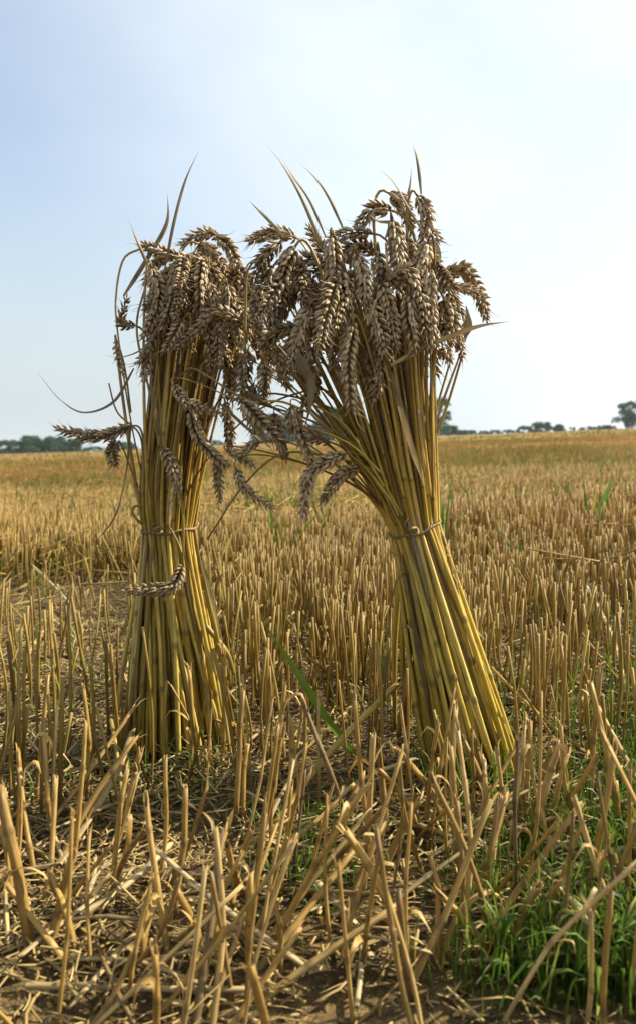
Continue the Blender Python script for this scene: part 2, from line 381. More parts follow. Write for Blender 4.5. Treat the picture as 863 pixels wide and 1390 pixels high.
tree(375, 62, 564, D, 'tall blue green tree framed between the two sheaves, left one of the pair', group=TG)
tree(420, 40, 578, D + 4, 'low tree filling the gap between the two tall trees between the sheaves', group=TG)
tree(455, 56, 555, D + 2, 'tall blue green tree framed between the two sheaves, right one of the pair', group=TG)
tree(500, 50, 575, D + 6, 'tree hidden behind the stalks of the right sheaf', group=TG)
tree(588, 46, 536, D, 'open tall tree just right of the right sheaf', airy=1, group=TG)
tree(609, 28, 578, D + 3, 'round bush right of the open tall tree beside the right sheaf', group=TG, low=True, cat='bush')
tree(640, 34, 584, D + 3, 'low hedge bush second to the right of the right sheaf', group=TG, low=True, cat='bush')
tree(692, 26, 583, D + 3, 'flat low bush left of the two humped bushes on the skyline', group=TG, low=True, cat='bush')
tree(714, 24, 578, D + 3, 'bush leaning against the highest hump of the right skyline', group=TG, low=True, cat='bush')
tree(734, 24, 573, D + 3, 'highest humped bush of the right skyline', group=TG, low=True, cat='bush')
tree(757, 14, 576, D + 3, 'smallest bush standing alone right of the highest hump', group=TG, low=True, cat='bush')
tree(856, 44, 545, D, 'open tree at the right edge of the skyline', airy=1, group=TG)
for tp, tt in ((628, 584), (654, 585), (672, 584), (778, 580), (800, 579), (822, 577)):
    tree(tp, 26, tt, D + 3, {628: 'hedge bush between the round bush and the low one right of the right sheaf', 654: 'thin hedge bush third to the right of the right sheaf', 672: 'faint hedge bush in the middle of the right skyline', 778: 'faint low bush right of the smallest lone bush', 800: 'faint low bush midway to the tree at the right edge', 822: 'faint low bush just left of the tree at the right edge'}[tp], group=TG, low=True, cat='bush')
tree(892, 50, 552, D + 4, 'tree beyond the right edge of the skyline', airy=1, group=TG)

# ------------------------------------------------------------------ wheat ears
KR = [0, .12, .38, .66, .86, 1.0]; KW = [.30, .80, 1.0, .70, .26, .0]
def kernel_template():
    V = []; al = []; s = 6
    for z, w in zip(KR[:-1], KW[:-1]):
        for j_ in range(s):
            a = 2 * math.pi * j_ / s; keel = 1.15 if j_ == 0 else 1
            V.append((w * math.cos(a) * keel + .25 * math.sin(z * 3.0), w * math.sin(a), z)); al.append(z)
    V.append((.06, 0, 1.0)); al.append(1.0)
    Q = [(i * s + j, i * s + (j + 1) % s, (i + 1) * s + (j + 1) % s, (i + 1) * s + j) for i in range(4) for j in range(s)]
    T = [(4 * s + j, 4 * s + (j + 1) % s, 5 * s) for j in range(s)]
    return np.array(V), np.array(Q), np.array(T), np.array(al)
KV, KQ, KT, KA = kernel_template()
def ear(path, size=1.0, seed=0, awn=.35, tone=0.0):
    """one ear of wheat along path: spikelets alternate on both sides of the rachis, each a fan of pointed husks"""
    r = np.random.default_rng(seed); g = Geo()
    L = np.sum(np.linalg.norm(np.diff(path, axis=0), axis=1)); n = max(8, int(L / .0030))
    pp = path if len(path) > 20 else bez(path, 40)
    T, Nn, B = frames(pp[None]); T, Nn, B = T[0], Nn[0], B[0]
    a0 = r.uniform(0, 6.28); tw = r.uniform(-.9, .9); spl = r.uniform(.75, 1.5); fat = r.uniform(.82, 1.12); tone = tone + r.normal() * .12; awn = awn * r.uniform(.4, 2.2); miss = r.uniform(0, .12)
    tubes(g, pp, np.linspace(.0014, .0007, len(pp)) * size, 5, .4)
    pos = []; ax = []; bx = []; cx = []; sc = []; ti = []
    for q in range(n):
        f = (q + .5) / n; ii = min(int(f * (len(pp) - 1)), len(pp) - 1)
        p, t_ = pp[ii], T[ii]; a = a0 + tw * f
        b = Nn[ii] * math.cos(a) + B[ii] * math.sin(a); nn = -Nn[ii] * math.sin(a) + B[ii] * math.cos(a)
        s = 1 if q % 2 else -1
        taper = min(1, .62 + f * 3) * (1 - .38 * max(0, f - .6) / .4) * size
        for kind in range(5):
            if kind == 4: off, tb, tnn, ln = 0.0, .38, 0.0, 1.12      # middle floret
            else:
                sg = 1 if kind % 2 else -1
                if kind < 2: off, tb, tnn, ln = .42 * sg, .60, .46 * sg, 1.0
                else: off, tb, tnn, ln = .8 * sg, .36, .62 * sg, .9
            if r.random() < miss: continue
            tb = tb * spl; jit = r.normal(size=3) * .12
            d = norm(t_ + b * s * tb * r.uniform(.75, 1.3) + nn * tnn + jit)
            k = .0102 * taper * ln * r.uniform(.88, 1.12)
            pos.append(p + b * s * .0017 * taper + nn * off * .0034 * taper + (t_ * .0028 if kind == 4 else 0))
            x_ = norm((b * s + nn * (tnn * 1.6)) - d * np.dot(b * s + nn * tnn * 1.6, d)); y_ = np.cross(d, x_)
            wd = .0021 * fat * taper * r.uniform(.85, 1.15)
            ax.append(x_ * wd * .82); bx.append(y_ * wd); cx.append(d * k); ti.append(np.clip(r.normal(.5 + tone, .24), 0, 1)); sc.append(k)
            if r.random() < awn * (.35 + f) * .5:
                tip = pos[-1] + cx[-1] * .96; al_ = r.uniform(.003, .009) * size * (1.6 if f > .8 else 1)
                tubes(g, np.array([tip - d * .002, tip + d * al_ * .5, tip + (d + b * s * .25) * al_]), np.array([.00045, .00025, .0001]), 3, .8, cap=False)
    pos, ax, bx, cx, ti = map(np.array, (pos, ax, bx, cx, ti)); m = len(pos)
    V = pos[:, None] + ax[:, None] * KV[None, :, 0:1] + bx[:, None] * KV[None, :, 1:2] + cx[:, None] * KV[None, :, 2:3]
    nv = len(KV); base = (np.arange(m) * nv)[:, None, None]
    th = np.arctan2(KV[:, 1], KV[:, 0])
    st = np.stack([np.cos(th), np.sin(th), KA * .01], -1)[None].repeat(m, 0)
    tn = np.stack([ti[:, None].repeat(nv, 1), np.zeros((m, nv)), KA[None].repeat(m, 0)], -1)
    g.add(V.reshape(-1, 3), (base + KQ[None]).reshape(-1, 4), (base + KT[None]).reshape(-1, 3), st.reshape(-1, 3), tn.reshape(-1, 3))
    return g

# ------------------------------------------------------------------ sheaves
def hermite(p0, m0, p1, m1, k):
    t = np.linspace(0, 1, k)[:, None]
    return (2 * t ** 3 - 3 * t ** 2 + 1) * p0 + (t ** 3 - 2 * t ** 2 + t) * m0 + (-2 * t ** 3 + 3 * t ** 2) * p1 + (t ** 3 - t ** 2) * m1
def sheaf(label, base, waist, head, rb, rw, rh, ears, leaves, bare, filler, seed, ndisc=165, offx=0.0, twist=.5, name='wheat_sheaf', fill2=None):
    """ears: (px path, depth, size, tone).  rb / rw / rh: radii (x, y) of foot, tie and head."""
    r = np.random.default_rng(seed)
    root = empty(name, tuple(base)); tag(root, label, 'wheat sheaf', 'wheat sheaves standing in the stubble')
    ax = norm(waist - base); e1 = norm(np.array([1, 0, -ax[0] / ax[2]])); e2 = norm(np.cross(ax, e1)); 
    if e2[1] < 0: e2 = -e2
    ga = math.pi * (3 - math.sqrt(5))
    disc = np.array([(math.sqrt((q + .5) / ndisc) * math.cos(q * ga), math.sqrt((q + .5) / ndisc) * math.sin(q * ga)) for q in range(ndisc)])
    free = list(range(ndisc))
    jobs = []
    for (pts, depth, size, tone) in ears:
        dd = depth if hasattr(depth, '__len__') else [depth] * len(pts)
        path = np.array([P(a, b, d) for (a, b), d in zip(pts, dd)])
        jobs.append((path, size, tone))
    for q in range(filler):
        f = r.random(); a = r.uniform(0, 6.28); rr = math.sqrt(r.random()); cen_ = head if (q % 4 or fill2 is None) else fill2
        if r.random() < .3: cen_ = cen_ + r.normal(size=3) * .012
        p = cen_ + np.array([rh[0] * (.58 if offx else .8) * rr * math.cos(a) + offx, rh[1] * .9 * rr * math.sin(a) + .016, r.uniform(-.03, .045) - .03 * rr])
        out = norm(np.array([math.cos(a) * rr + r.normal() * .55, math.sin(a) * rr + r.normal() * .45, 0.001]))
        if offx: out = norm(out + np.array([.6, 0, 0]))
        L = r.uniform(.055, .09); dr_ = r.uniform(.3, 1.1)
        path = bez([p, p + out * L * .3 + np.array([0, 0, .12 * L]), p + out * L * .55 - np.array([0, 0, .3 * dr_ * L]), p + out * L * (.95 - .33 * dr_) - np.array([0, 0, .85 * dr_ * L])], 30)
        jobs.append((path, 1.0, -.05))
    assigned = []
    for (path, size, tone) in jobs:
        if not free: break
        e = path[0]; want = np.array([(e[0] - head[0]) / (rh[0] * 1.1), (e[1] - head[1]) / (rh[1] * 1.1)])
        want = want / max(1, np.linalg.norm(want))
        k = min(free, key=lambda q_: np.sum((disc[q_] - want) ** 2)); free.remove(k)
        assigned.append((k, path, size, tone))
    for k in list(free): assigned.append((k, None, 1, 0))
    assigned.sort(key=lambda q_: (0 if q_[1] is not None else 1, disc[q_[0]][1]))
    gi = Geo(); count = 0
    for (k, path, size, tone) in assigned:
        count += 1; d = disc[k]; ca, sa = math.cos(twist), math.sin(twist)
        dw = d; tq = twist + r.normal() * .22; ca, sa = math.cos(tq), math.sin(tq); db = np.array([d[0] * ca - d[1] * sa, d[0] * sa + d[1] * ca]) * r.uniform(.84, 1.1)
        W = waist + e1 * dw[0] * rw[0] + e2 * dw[1] * rw[1]
        Bp = base + np.array([db[0] * rb[0], db[1] * rb[1], 0]); Bp[2] = float(ground(Bp[0], Bp[1])) - .006
        if r.random() < .25: Bp = Bp + (W - Bp) * r.uniform(.0, .10)
        seg1 = hermite(Bp, (W - Bp) * 1.0, W, norm((W - Bp) * .55 + ax * np.linalg.norm(W - Bp) * .45) * np.linalg.norm(W - Bp), 12)
        seg1[1:-1] += (r.normal(size=3) * .0030)[None] * np.sin(np.linspace(0, np.pi, 12))[1:-1, None]
        if path is not None:
            E = path[0]; ed = norm(path[min(2, len(path) - 1)] - path[0]) if len(path) > 5 else norm(path[1] - path[0])
            H = np.linalg.norm(E - W)
            up = norm(ax + e1 * dw[0] * .25 + e2 * dw[1] * .25)
            m1 = ed * min(.16, H * .6)
            side = np.linalg.norm(np.cross(E - W, ax)) / H; thin = 1 - .45 * min(1, max(0, side - .22) / .35)
        else:
            hx = (head - waist); E = waist + hx * r.uniform(.80, 1.0) + np.array([dw[0] * rh[0] * .85, dw[1] * rh[1] * .8, r.uniform(-.02, .02)])
            H = np.linalg.norm(E - W); up = norm(ax + e1 * dw[0] * .2 + e2 * dw[1] * .2); m1 = (E - W) * .9 + np.array([dw[0] * .05, 0, 0])
        if path is None: thin = 1.0
        seg2 = hermite(W, up * H * (.95 + .5 * (1 - thin)), E, m1, 22)
        full = np.concatenate([seg1, seg2[1:]]); kk = len(full)
        s_al = np.linspace(0, 1, kk)
        rr_ = np.interp(s_al, [0, .36, .55, 1], [.0027, .0024, .0018, .0011]) * r.uniform(.72, 1.22) * np.interp(s_al, [0, .36, .5, 1], [1, 1, thin, thin])
        dk = np.zeros(kk)
        for nd in (r.integers(3, 9), r.integers(12, 20)):
            rr_[nd] *= 1.22; dk[nd] = .75
            rr_[nd + 1:nd + 5] *= 1.08
        # denser sampling around the joints keeps them short
        g = Geo(); t_ = np.clip(r.normal(.5, .32), 0, 1)
        tt = []
        for q in range(kk):
            if dk[q] > 0: tt += [q - .22, q - .08, q + .08, q + .22]
            else: tt.append(q)
        tt = np.array(sorted(tt)); fp = np.stack([np.interp(tt, np.arange(kk), full[:, c]) for c in range(3)], -1)
        rn = np.array([rr_[int(round(min(x_, kk - 1)))] if abs(x_ - round(x_)) < .1 else np.interp(x_, np.arange(kk), np.where(dk > 0, rr_ / 1.22, rr_)) for x_ in tt])
        dn = np.array([dk[int(round(x_))] if abs(x_ - round(x_)) < .1 else 0 for x_ in tt])
        tubes(g, fp, rn, 7, t_, dark=dn[None])
        if count > 100:
            tubes(gi, fp, rn, 6, t_, dark=dn[None]); continue
        so = g.build('stalk', M_sheaf, root, loc=base)
        if r.random() < .55:     # sheath leaf clinging to the stalk
            g2 = Geo(); q0 = r.integers(2, 24); pth = full[q0:q0 + 5] + r.normal(size=3) * .002
            pth = np.concatenate([pth, [pth[-1] + norm(r.normal(size=3) + np.array([0, -.3, -.6])) * .02]])
            ribbon(g2, bez(pth, 9), leafw(9, .0032), r.random(), .6, r.uniform(-2, 2)); g2.build('leaf', M_leaf, so, loc=base)
        if path is not None:
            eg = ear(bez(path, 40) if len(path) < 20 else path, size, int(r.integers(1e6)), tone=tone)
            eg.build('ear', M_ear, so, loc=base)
    tag(gi.build('inner_stalks', M_sheaf, root, loc=base), kind='stuff')
    for (pts, dd, w, tn_, tw_) in leaves:
        g = Geo(); dd = dd if hasattr(dd, '__len__') else [dd] * len(pts)
        pth = bez([P(a, b, d_) for (a, b), d_ in zip(pts, dd)], 26)
        ribbon(g, pth, leafw(26, w * (.75 if w < .005 else .9)), tn_ * .7, .5, tw_ + (1.0 if w < .003 else .0), facing=(0, 1, 0.15)); g.build('dry_leaf', M_leaf, root, loc=base)
    for (pts, dd, w) in bare:
        g = Geo(); dd = dd if hasattr(dd, '__len__') else [dd] * len(pts)
        pth = bez([P(a, b, d_) for (a, b), d_ in zip(pts, dd)], 24)
        tubes(g, pth, np.linspace(w * 1.1, w * .75, 24), 6, r.uniform(.2, .6)); g.build('thin_stem', M_sheaf, root, loc=base)
    # twine round the tie
    g = Geo(); K = 90; a = np.linspace(0, 2 * np.pi, K)
    for q, ph in enumerate((0, np.pi)):
        wob = np.sin(a * 26 + ph)[:, None]; wob2 = np.cos(a * 26 + ph)[:, None]
        cc = waist + e1 * np.cos(a)[:, None] * (rw[0] + .0022) + e2 * np.sin(a)[:, None] * (rw[1] + .0022)
        rad_ = norm(e1 * np.cos(a)[:, None] + e2 * np.sin(a)[:, None])
        tubes(g, cc + ax * wob * .0010 + rad_ * wob2 * .0010 + ax * (.0045 * np.sin(a + .6) + .0012 * np.sin(a * 5))[:, None], np.full(K, .0009) * rng.uniform(.75, 1.3, K), 5, .5 + .2 * q, cap=False)
    kp = waist - e2 * (rw[1] + .006) + e1 * rw[0] * (-.2)
    kc = kp + np.array([[math.cos(x_) * .004, math.sin(x_ * 2) * .003 - .001, math.sin(x_) * .0035] for x_ in np.linspace(0, 9, 26)])
    tubes(g, kc, np.full(26, .0014), 5, .6)
    tw_o = g.build('twine_tie', M_twine, root, loc=base)
    return root, e1, e2, ax, tw_o

bL = G(234, 1012); bL[2] = float(plane(bL[0], bL[1])); dL = bL[1]
wL = P(231, 716, dL); hL = P(262, 395, dL)
bR = G(640, 1042); bR[2] = float(plane(bR[0], bR[1])); dR = bR[1]
wR = P(562, 715, dR); hR = P(500, 385, dR - .01)
sL = dL / F; sR = dR / F
f_, b_ = -.055, .05
earsL = [
 ([(298, 319), (272, 318), (246, 333)], dL - .01, .95, .15), ([(270, 331), (292, 345), (311, 380)], dL - .03, .95, .0),
 ([(294, 319), (316, 343), (329, 398)], dL - .015, 1.0, .1), ([(252, 353), (222, 343), (193, 332)], dL + .0, 1.0, .05),
 ([(206, 362), (214, 404), (197, 456)], dL - .05, 1.08, .1), ([(241, 354), (234, 398), (221, 445)], dL - .055, 1.1, .15),
 ([(252, 354), (285, 364), (306, 398)], dL - .035, 1.15, .05), ([(284, 384), (296, 422), (292, 462)], dL - .055, 1.0, .1),
 ([(296, 425), (300, 460), (296, 500)], dL - .06, .9, .2), ([(309, 386), (314, 420), (326, 468)], dL - .06, 1.05, .0),
 ([(328, 383), (336, 418), (335, 455)], dL - .04, 1.0, .0), ([(251, 432), (240, 452), (225, 479)], dL - .065, .95, .3),
 ([(210, 458), (201, 478), (188, 494)], dL - .05, .85, .0), ([(247, 408), (256, 445), (258, 480)], dL - .03, .95, -.1),
 ([(346, 392), (342, 425), (333, 465)], dL - .03, 1.0, -.1), ([(184, 442), (165, 437), (173, 404)], dL - .01, .8, -.05),
 ([(158, 462), (161, 485), (169, 509)], dL - .0, .6, .05), ([(181, 578), (133, 592), (79, 583)], [dL - .04, dL - .055, dL - .05], 1.0, .05),
 ([(160, 600), (153, 612), (156, 632)], [dL - .02, dL - .045, dL - .06], .95, -.05),
 ([(221, 607), (236, 636), (243, 668)], [dL - .062, dL - .072, dL - .066], .95, .15),
 ([(249, 768), (232, 797), (167, 801)], [dL - .06, dL - .072, dL - .075], .95, .05),
 ([(258, 556), (274, 598), (309, 634)], dL - .062, 1.0, .1), ([(294, 622), (297, 650), (300, 684)], dL - .05, .8, .15),
 ([(306, 545), (312, 580), (314, 616)], dL - .035, .9, -.1), ([(232, 348), (214, 356), (196, 385)], dL + .02, 1.0, .1),
 ([(300, 470), (312, 500), (316, 540)], dL - .02, .95, .0), ([(262, 480), (275, 505), (283, 535)], dL - .0, .9, -.1),
 ([(313, 450), (322, 480), (330, 520)], dL + .0, .95, -.05),
]
lL = [
 ([(224, 366), (237, 300), (252, 245), (271, 203)], dL - .02, .0024, .2, .4), ([(168, 402), (196, 358), (226, 305), (228, 262)], dL, .0034, .25, .8),
 ([(204, 368), (193, 342), (183, 318), (171, 288)], dL - .04, .0024, .3, .5), ([(182, 500), (155, 545), (115, 560), (82, 543), (52, 506)], [dL, dL - .02, dL - .03, dL - .04, dL - .04], .0028, .2, 1.5),
 ([(214, 445), (196, 472), (165, 485), (138, 481)], dL - .06, .0020, .5, 1.0), ([(178, 572), (172, 640), (157, 700), (128, 738)], [dL - .03, dL - .04, dL - .03, dL - .02], .0026, .3, 2.0),
 ([(205, 520), (212, 560), (220, 600), (226, 640)], dL - .07, .0035, .2, 1.2), ([(296, 545), (340, 585), (365, 605), (372, 618)], dL - .07, .0028, .6, .8),
 ([(238, 655), (245, 676), (256, 690)], dL - .075, .0016, .8, .8),
 ([(275, 760), (290, 820), (302, 870), (318, 940)], dL - .05, .003, .4, 1.5),
 ([(350, 420), (338, 380), (338, 358), (372, 338)], dL - .03, .0022, .35, .6),
]
blL = [
 ([(192, 337), (168, 352), (158, 400), (160, 450), (176, 560), (192, 640)], dL - .01, .0012), ([(178, 560), (170, 500), (160, 462)], dL - .0, .0012),
 ([(222, 640), (205, 540), (186, 450), (196, 395), (206, 364)], dL - .03, .0014), ([(243, 664), (249, 700), (249, 768)], dL - .068, .0016),
 ([(195, 640), (190, 590), (160, 560), (148, 520)], dL, .0012), ([(276, 780), (292, 850), (309, 930)], [dL - .03, dL - .03, dL - .02], .0030),
 ([(280, 850), (308, 885), (318, 915)], dL - .02, .0030), ([(251, 362), (262, 345), (271, 331)], dL - .03, .0012),
]
rootL, e1, e2, ax, tieL = sheaf('upright wheat sheaf, slimmer of the two, standing straight on the left', bL, wL, hL, (86 * sL, .060), (35 * sL, .030), (72 * sL, .06),
    earsL, lL, blL, 34, 3, offx=.022)
g = Geo(); tubes(g, bez([P(199, 716, dL - .01), P(187, 706, dL - .02), P(180, 694, dL - .02), P(184, 687, dL - .02), P(193, 688, dL - .02)], 20), np.full(20, .0014), 6, .5)
g.build('loose_end', M_twine, tieL, loc=bL)

earsR = [
 ([(403, 323), (372, 316), (337, 327)], dR - .02, 1.0, .0), ([(384, 325), (360, 348), (343, 379)], dR - .03, 1.05, -.1),
 ([(401, 334), (386, 365), (382, 410)], dR - .05, 1.05, .05), ([(372, 360), (356, 393), (344, 430)], dR - .02, 1.0, -.1),
 ([(442, 356), (420, 352), (396, 360)], dR - .03, 1.0, .05), ([(441, 347), (430, 328), (419, 308)], dR - .0, .85, -.1),
 ([(449, 320), (452, 362), (444, 412)], dR - .06, 1.1, .1), ([(465, 366), (469, 398), (475, 432)], dR - .065, 1.05, .05),
 ([(484, 343), (493, 378), (495, 414)], dR - .065, 1.1, .1), ([(505, 317), (478, 316), (452, 324)], dR - .02, 1.0, .0),
 ([(368, 402), (369, 425), (371, 448)], dR - .03, .9, -.1), ([(403, 444), (380, 450), (353, 468)], dR - .03, 1.0, -.1),
 ([(527, 262), (545, 276), (558, 308)], dR - .01, 1.05, .15), ([(566, 266), (579, 292), (573, 330)], dR - .02, 1.1, .2),
 ([(576, 305), (585, 314), (597, 327)], dR - .0, .75, .2), ([(531, 286), (508, 283), (487, 306)], dR - .02, 1.0, .1),
 ([(532, 298), (538, 340), (540, 396)], dR - .055, 1.1, .15), ([(580, 328), (570, 360), (549, 406)], dR - .045, 1.05, .2),
 ([(582, 366), (582, 415), (586, 470)], dR - .06, 1.1, .15), ([(602, 390), (628, 391), (658, 403)], dR - .02, .8, .25),
 ([(555, 398), (556, 430), (562, 470)], dR - .065, 1.1, .15), ([(518, 386), (528, 425), (536, 472)], dR - .06, 1.1, .05),
 ([(500, 408), (512, 444), (521, 482)], dR - .07, 1.05, .1), ([(600, 402), (612, 430), (616, 460)], dR - .03, 1.05, .1),
 ([(604, 425), (618, 450), (627, 486)], dR - .02, .85, .1), ([(420, 416), (408, 452), (396, 494)], dR - .07, 1.05, .15),
 ([(478, 438), (472, 492), (477, 556)], dR - .08, 1.05, .25), ([(420, 468), (424, 490), (423, 520)], dR - .05, .95, .0),
 ([(356, 490), (358, 515), (354, 548)], dR - .04, .8, -.05), ([(374, 476), (384, 500), (391, 525)], dR - .03, .95, -.1),
 ([(395, 551), (402, 580), (423, 628)], dR - .06, 1.0, .1), ([(447, 600), (430, 596), (414, 597)], dR - .02, .8, .4),
 ([(468, 616), (424, 640), (411, 704)], dR - .05, 1.05, .1), ([(487, 634), (460, 648), (437, 682)], dR - .03, .95, .0),
 ([(236, 523), (256, 548), (302, 561)], [dR + .01, dR - .0, dR - .02], .85, .1), ([(320, 635), (334, 664), (370, 691)], dR - .05, .75, .1),
 ([(328, 544), (350, 570), (382, 604)], dR - .06, 1.05, .0), ([(352, 601), (340, 606), (328, 618)], dR - .03, .75, .3),
 ([(310, 612), (326, 620), (344, 632)], dR - .04, .75, .0), ([(336, 478), (332, 510), (330, 548)], dR - .03, 1.0, -.1),
 ([(600, 468), (604, 478), (609, 490)], dR - .04, .8, .1), ([(408, 380), (420, 400), (424, 430)], dR - .03, 1.0, -.05),
 ([(500, 470), (500, 500), (506, 545)], dR - .045, 1.0, .0), ([(430, 500), (424, 530), (404, 566)], dR - .02, .9, -.05),
 ([(452, 430), (456, 462), (452, 500)], dR - .05, 1.0, -.05), ([(372, 560), (378, 590), (388, 622)], dR - .01, .85, -.1),
 ([(345, 520), (340, 550), (345, 590)], dR - .01, .85, .0), ([(512, 340), (514, 372), (510, 402)], dR - .03, 1.0, .0),
 ([(548, 320), (556, 345), (556, 385)], dR - .03, 1.0, .1), ([(460, 345), (478, 352), (486, 378)], dR - .0, 1.0, .05),
]
lR = [
 ([(438, 338), (410, 270), (385, 226), (358, 192)], dR - .04, .0026, .35, .5), ([(442, 322), (420, 272), (398, 240), (376, 205)], dR - .03, .0020, .3, .4),
 ([(468, 316), (446, 268), (428, 242), (404, 219)], dR - .02, .0022, .3, .4), ([(386, 322), (366, 300), (352, 286), (337, 271)], dR - .05, .0024, .45, .3),
 ([(571, 264), (567, 225), (562, 202), (552, 180)], dR - .02, .0024, .3, .4), ([(552, 268), (556, 250), (558, 222)], dR + .01, .0018, .3, .4),
 ([(573, 314), (552, 280), (534, 248), (509, 226)], dR - .04, .0020, .6, .4), ([(530, 495), (590, 465), (645, 444), (693, 436)], dR - .06, .0036, .45, .9),
 ([(586, 590), (604, 535), (624, 480), (632, 446), (634, 418)], dR - .0, .0020, .5, .4),
 ([(620, 475), (626, 455), (634, 440), (632, 414)], dR - .0, .0068, .75, .3), ([(548, 308), (530, 302), (512, 300), (500, 290)], dR - .055, .0028, .7, .4),
 ([(404, 480), (412, 500), (422, 520), (420, 555), (411, 590)], dR - .08, .0060, .35, 1.4), ([(498, 440), (506, 415), (515, 398)], dR - .085, .0024, .9, .6),
 ([(584, 325), (592, 345), (590, 375)], dR - .02, .0050, .3, .8), ([(425, 440), (444, 424), (462, 420)], dR - .075, .0034, .6, .8),
 ([(476, 430), (462, 460), (455, 478)], dR - .075, .0022, .5, .8), ([(530, 505), (556, 600), (575, 660)], dR - .055, .004, .5, .8),
]
blR = [
 ([(545, 720), (500, 640), (430, 617), (378, 618), (330, 660), (282, 732)], [dR - .03, dR - .03, dR - .03, dR - .04, dR - .04, dR - .03], .0013),
 ([(540, 700), (490, 612), (420, 570), (330, 540), (285, 512), (258, 500), (238, 520)], [dR - .03, dR - .03, dR - .04, dR - .04, dR - .02, dR, dR + .01], .0013),
 ([(535, 690), (500, 600), (450, 555), (380, 535), (345, 538)], dR - .02, .0014), ([(520, 660), (470, 580), (420, 545), (370, 500)], dR - .04, .0013),
 ([(530, 690), (490, 590), (440, 530), (400, 500), (370, 480)], dR - .0, .0013), ([(515, 640), (470, 600), (400, 575), (330, 560)], dR - .05, .0012),
 ([(500, 620), (450, 535), (400, 535), (345, 560), (310, 590)], dR - .01, .0012), ([(540, 700), (500, 610), (470, 540), (430, 480)], dR - .03, .0014),
 ([(588, 600), (608, 545), (628, 478)], dR - .01, .0016), ([(583, 590), (596, 540), (612, 486)], dR - .01, .0014),
 ([(520, 670), (470, 600), (440, 560), (410, 520)], dR - .03, .0014), ([(530, 680), (500, 640), (475, 618), (466, 616)], dR - .04, .0014),
 ([(545, 700), (520, 655), (500, 636), (488, 634)], dR - .03, .0014), ([(552, 300), (553, 340), (556, 420)], dR - .0, .0012),
 ([(556, 740), (545, 850), (550, 985)], dR + .02, .0036), ([(548, 735), (536, 860), (535, 990)], dR + .035, .0036), ([(560, 735), (556, 880), (540, 1000)], dR + .01, .0036),
 ([(333, 478), (334, 400), (338, 365), (362, 338)], dR - .01, .0014), ([(420, 560), (380, 545), (340, 548), (322, 556)], dR - .05, .0013),
]
rootR, e1, e2, ax, tieR = sheaf('wheat sheaf leaning left with the larger head of ears, on the right', bR, wR, hR, (66 * sR, .054), (32 * sR, .029), (100 * sR, .07),
    earsR, lR, blR, 38, 5, twist=.35, fill2=P(388, 408, dR + .01))
g = Geo()
tubes(g, bez([P(594, 712, dR - .0), P(603, 735, dR - .012), P(609, 765, dR - .01), P(620, 800, dR - .012)], 24) + rng.normal(size=(24, 3)) * .0007, np.full(24, .0013), 5, .5)
tubes(g, bez([P(596, 716, dR - .0), P(606, 748, dR - .014), P(614, 790, dR - .012)], 24) + rng.normal(size=(24, 3)) * .0007, np.full(24, .0012), 5, .7)
for q in range(40):
    p0 = P(602 + q * .45 + rng.normal() * 2, 735 + q * 1.6, dR - .012); tubes(g, np.array([p0, p0 + rng.normal(size=3) * .003, p0 + rng.normal(size=3) * .005]), np.array([.0003, .0002, .0001]), 3, .6, cap=False)
g.build('frayed_end', M_twine, tieR, loc=bR)

# ------------------------------------------------------------------ cut stubble, individual stems
def stub_mesh(pts, r0, tint, seed, fray=.3):
    r = np.random.default_rng(seed); k = 9
    p = bez(pts, k); L = np.linalg.norm(p[-1] - p[0])
    rr = np.linspace(r0 * 1.06, r0 * .94, k); dk = np.zeros(k)
    if L > .05:
        tt = np.linspace(0, k - 1, k); nd = r.uniform(2.2, 6.2)
        t2 = np.sort(np.concatenate([tt, [nd - .3, nd - .12, nd + .12, nd + .3]]))
        p2 = np.stack([np.interp(t2, tt, p[:, c]) for c in range(3)], -1); near = np.abs(t2 - nd) < .13
        p2[t2 > nd] += (r.normal(size=3) * .0015)[None] * (t2[t2 > nd] - nd)[:, None] * .6
        rr = np.interp(t2, tt, rr) * np.where(near, 1.16, 1) * np.where(t2 < nd, 1.08, 1); dk = np.where(near, .55, 0); p = p2
    g = Geo(); tubes(g, p, rr, 10, tint, dark=dk[None], hollow=True, flat=r.uniform(.5, 1))
    for _ in range(r.integers(0, 3) if fray > .2 else 0):      # torn fibres at the cut
        e = p[-1]; d = norm(p[-1] - p[-2]); o = norm(np.cross(d, r.normal(size=3))); l = r.uniform(.004, .014)
        ribbon(g, bez([e - d * .006 + o * r0 * .9, e + d * l * .4 + o * r0, e + d * l + o * (r0 + l * r.uniform(0, .6))], 5), leafw(5, r0 * r.uniform(.25, .6)), min(1, tint + .15), .3)
    for _ in range(r.integers(0, 3)):
      if r.random() < fray * 1.6:
        q = r.integers(1, len(p) - 2); s = p[q]; d = norm(p[q + 1] - p[q]); o = norm(np.cross(d, r.normal(size=3)))
        l = r.uniform(.012, .045)
        ribbon(g, bez([s + o * r0 * .8, s + d * l * .5 + o * (r0 + .002), s + d * l * .8 + o * (r0 + l * .45), s + d * l * .7 + o * l * .8 + np.array([0, 0, -l * .3])], 8), leafw(8, r0 * .8), min(1, tint + .2), .4, r.uniform(-2, 2))
    return g
SG = 'cut wheat stems left standing in the foreground stubble'
def stub(pts3, r0, tint, label, seed, name='stubble_stalk', cat='straw stub', group=SG, mat=None):
    g = stub_mesh(pts3, r0, tint, seed); o = g.build(name, mat or M_stub, None, loc=tuple(np.array(pts3[0])))
    tag(o, label, cat, group)
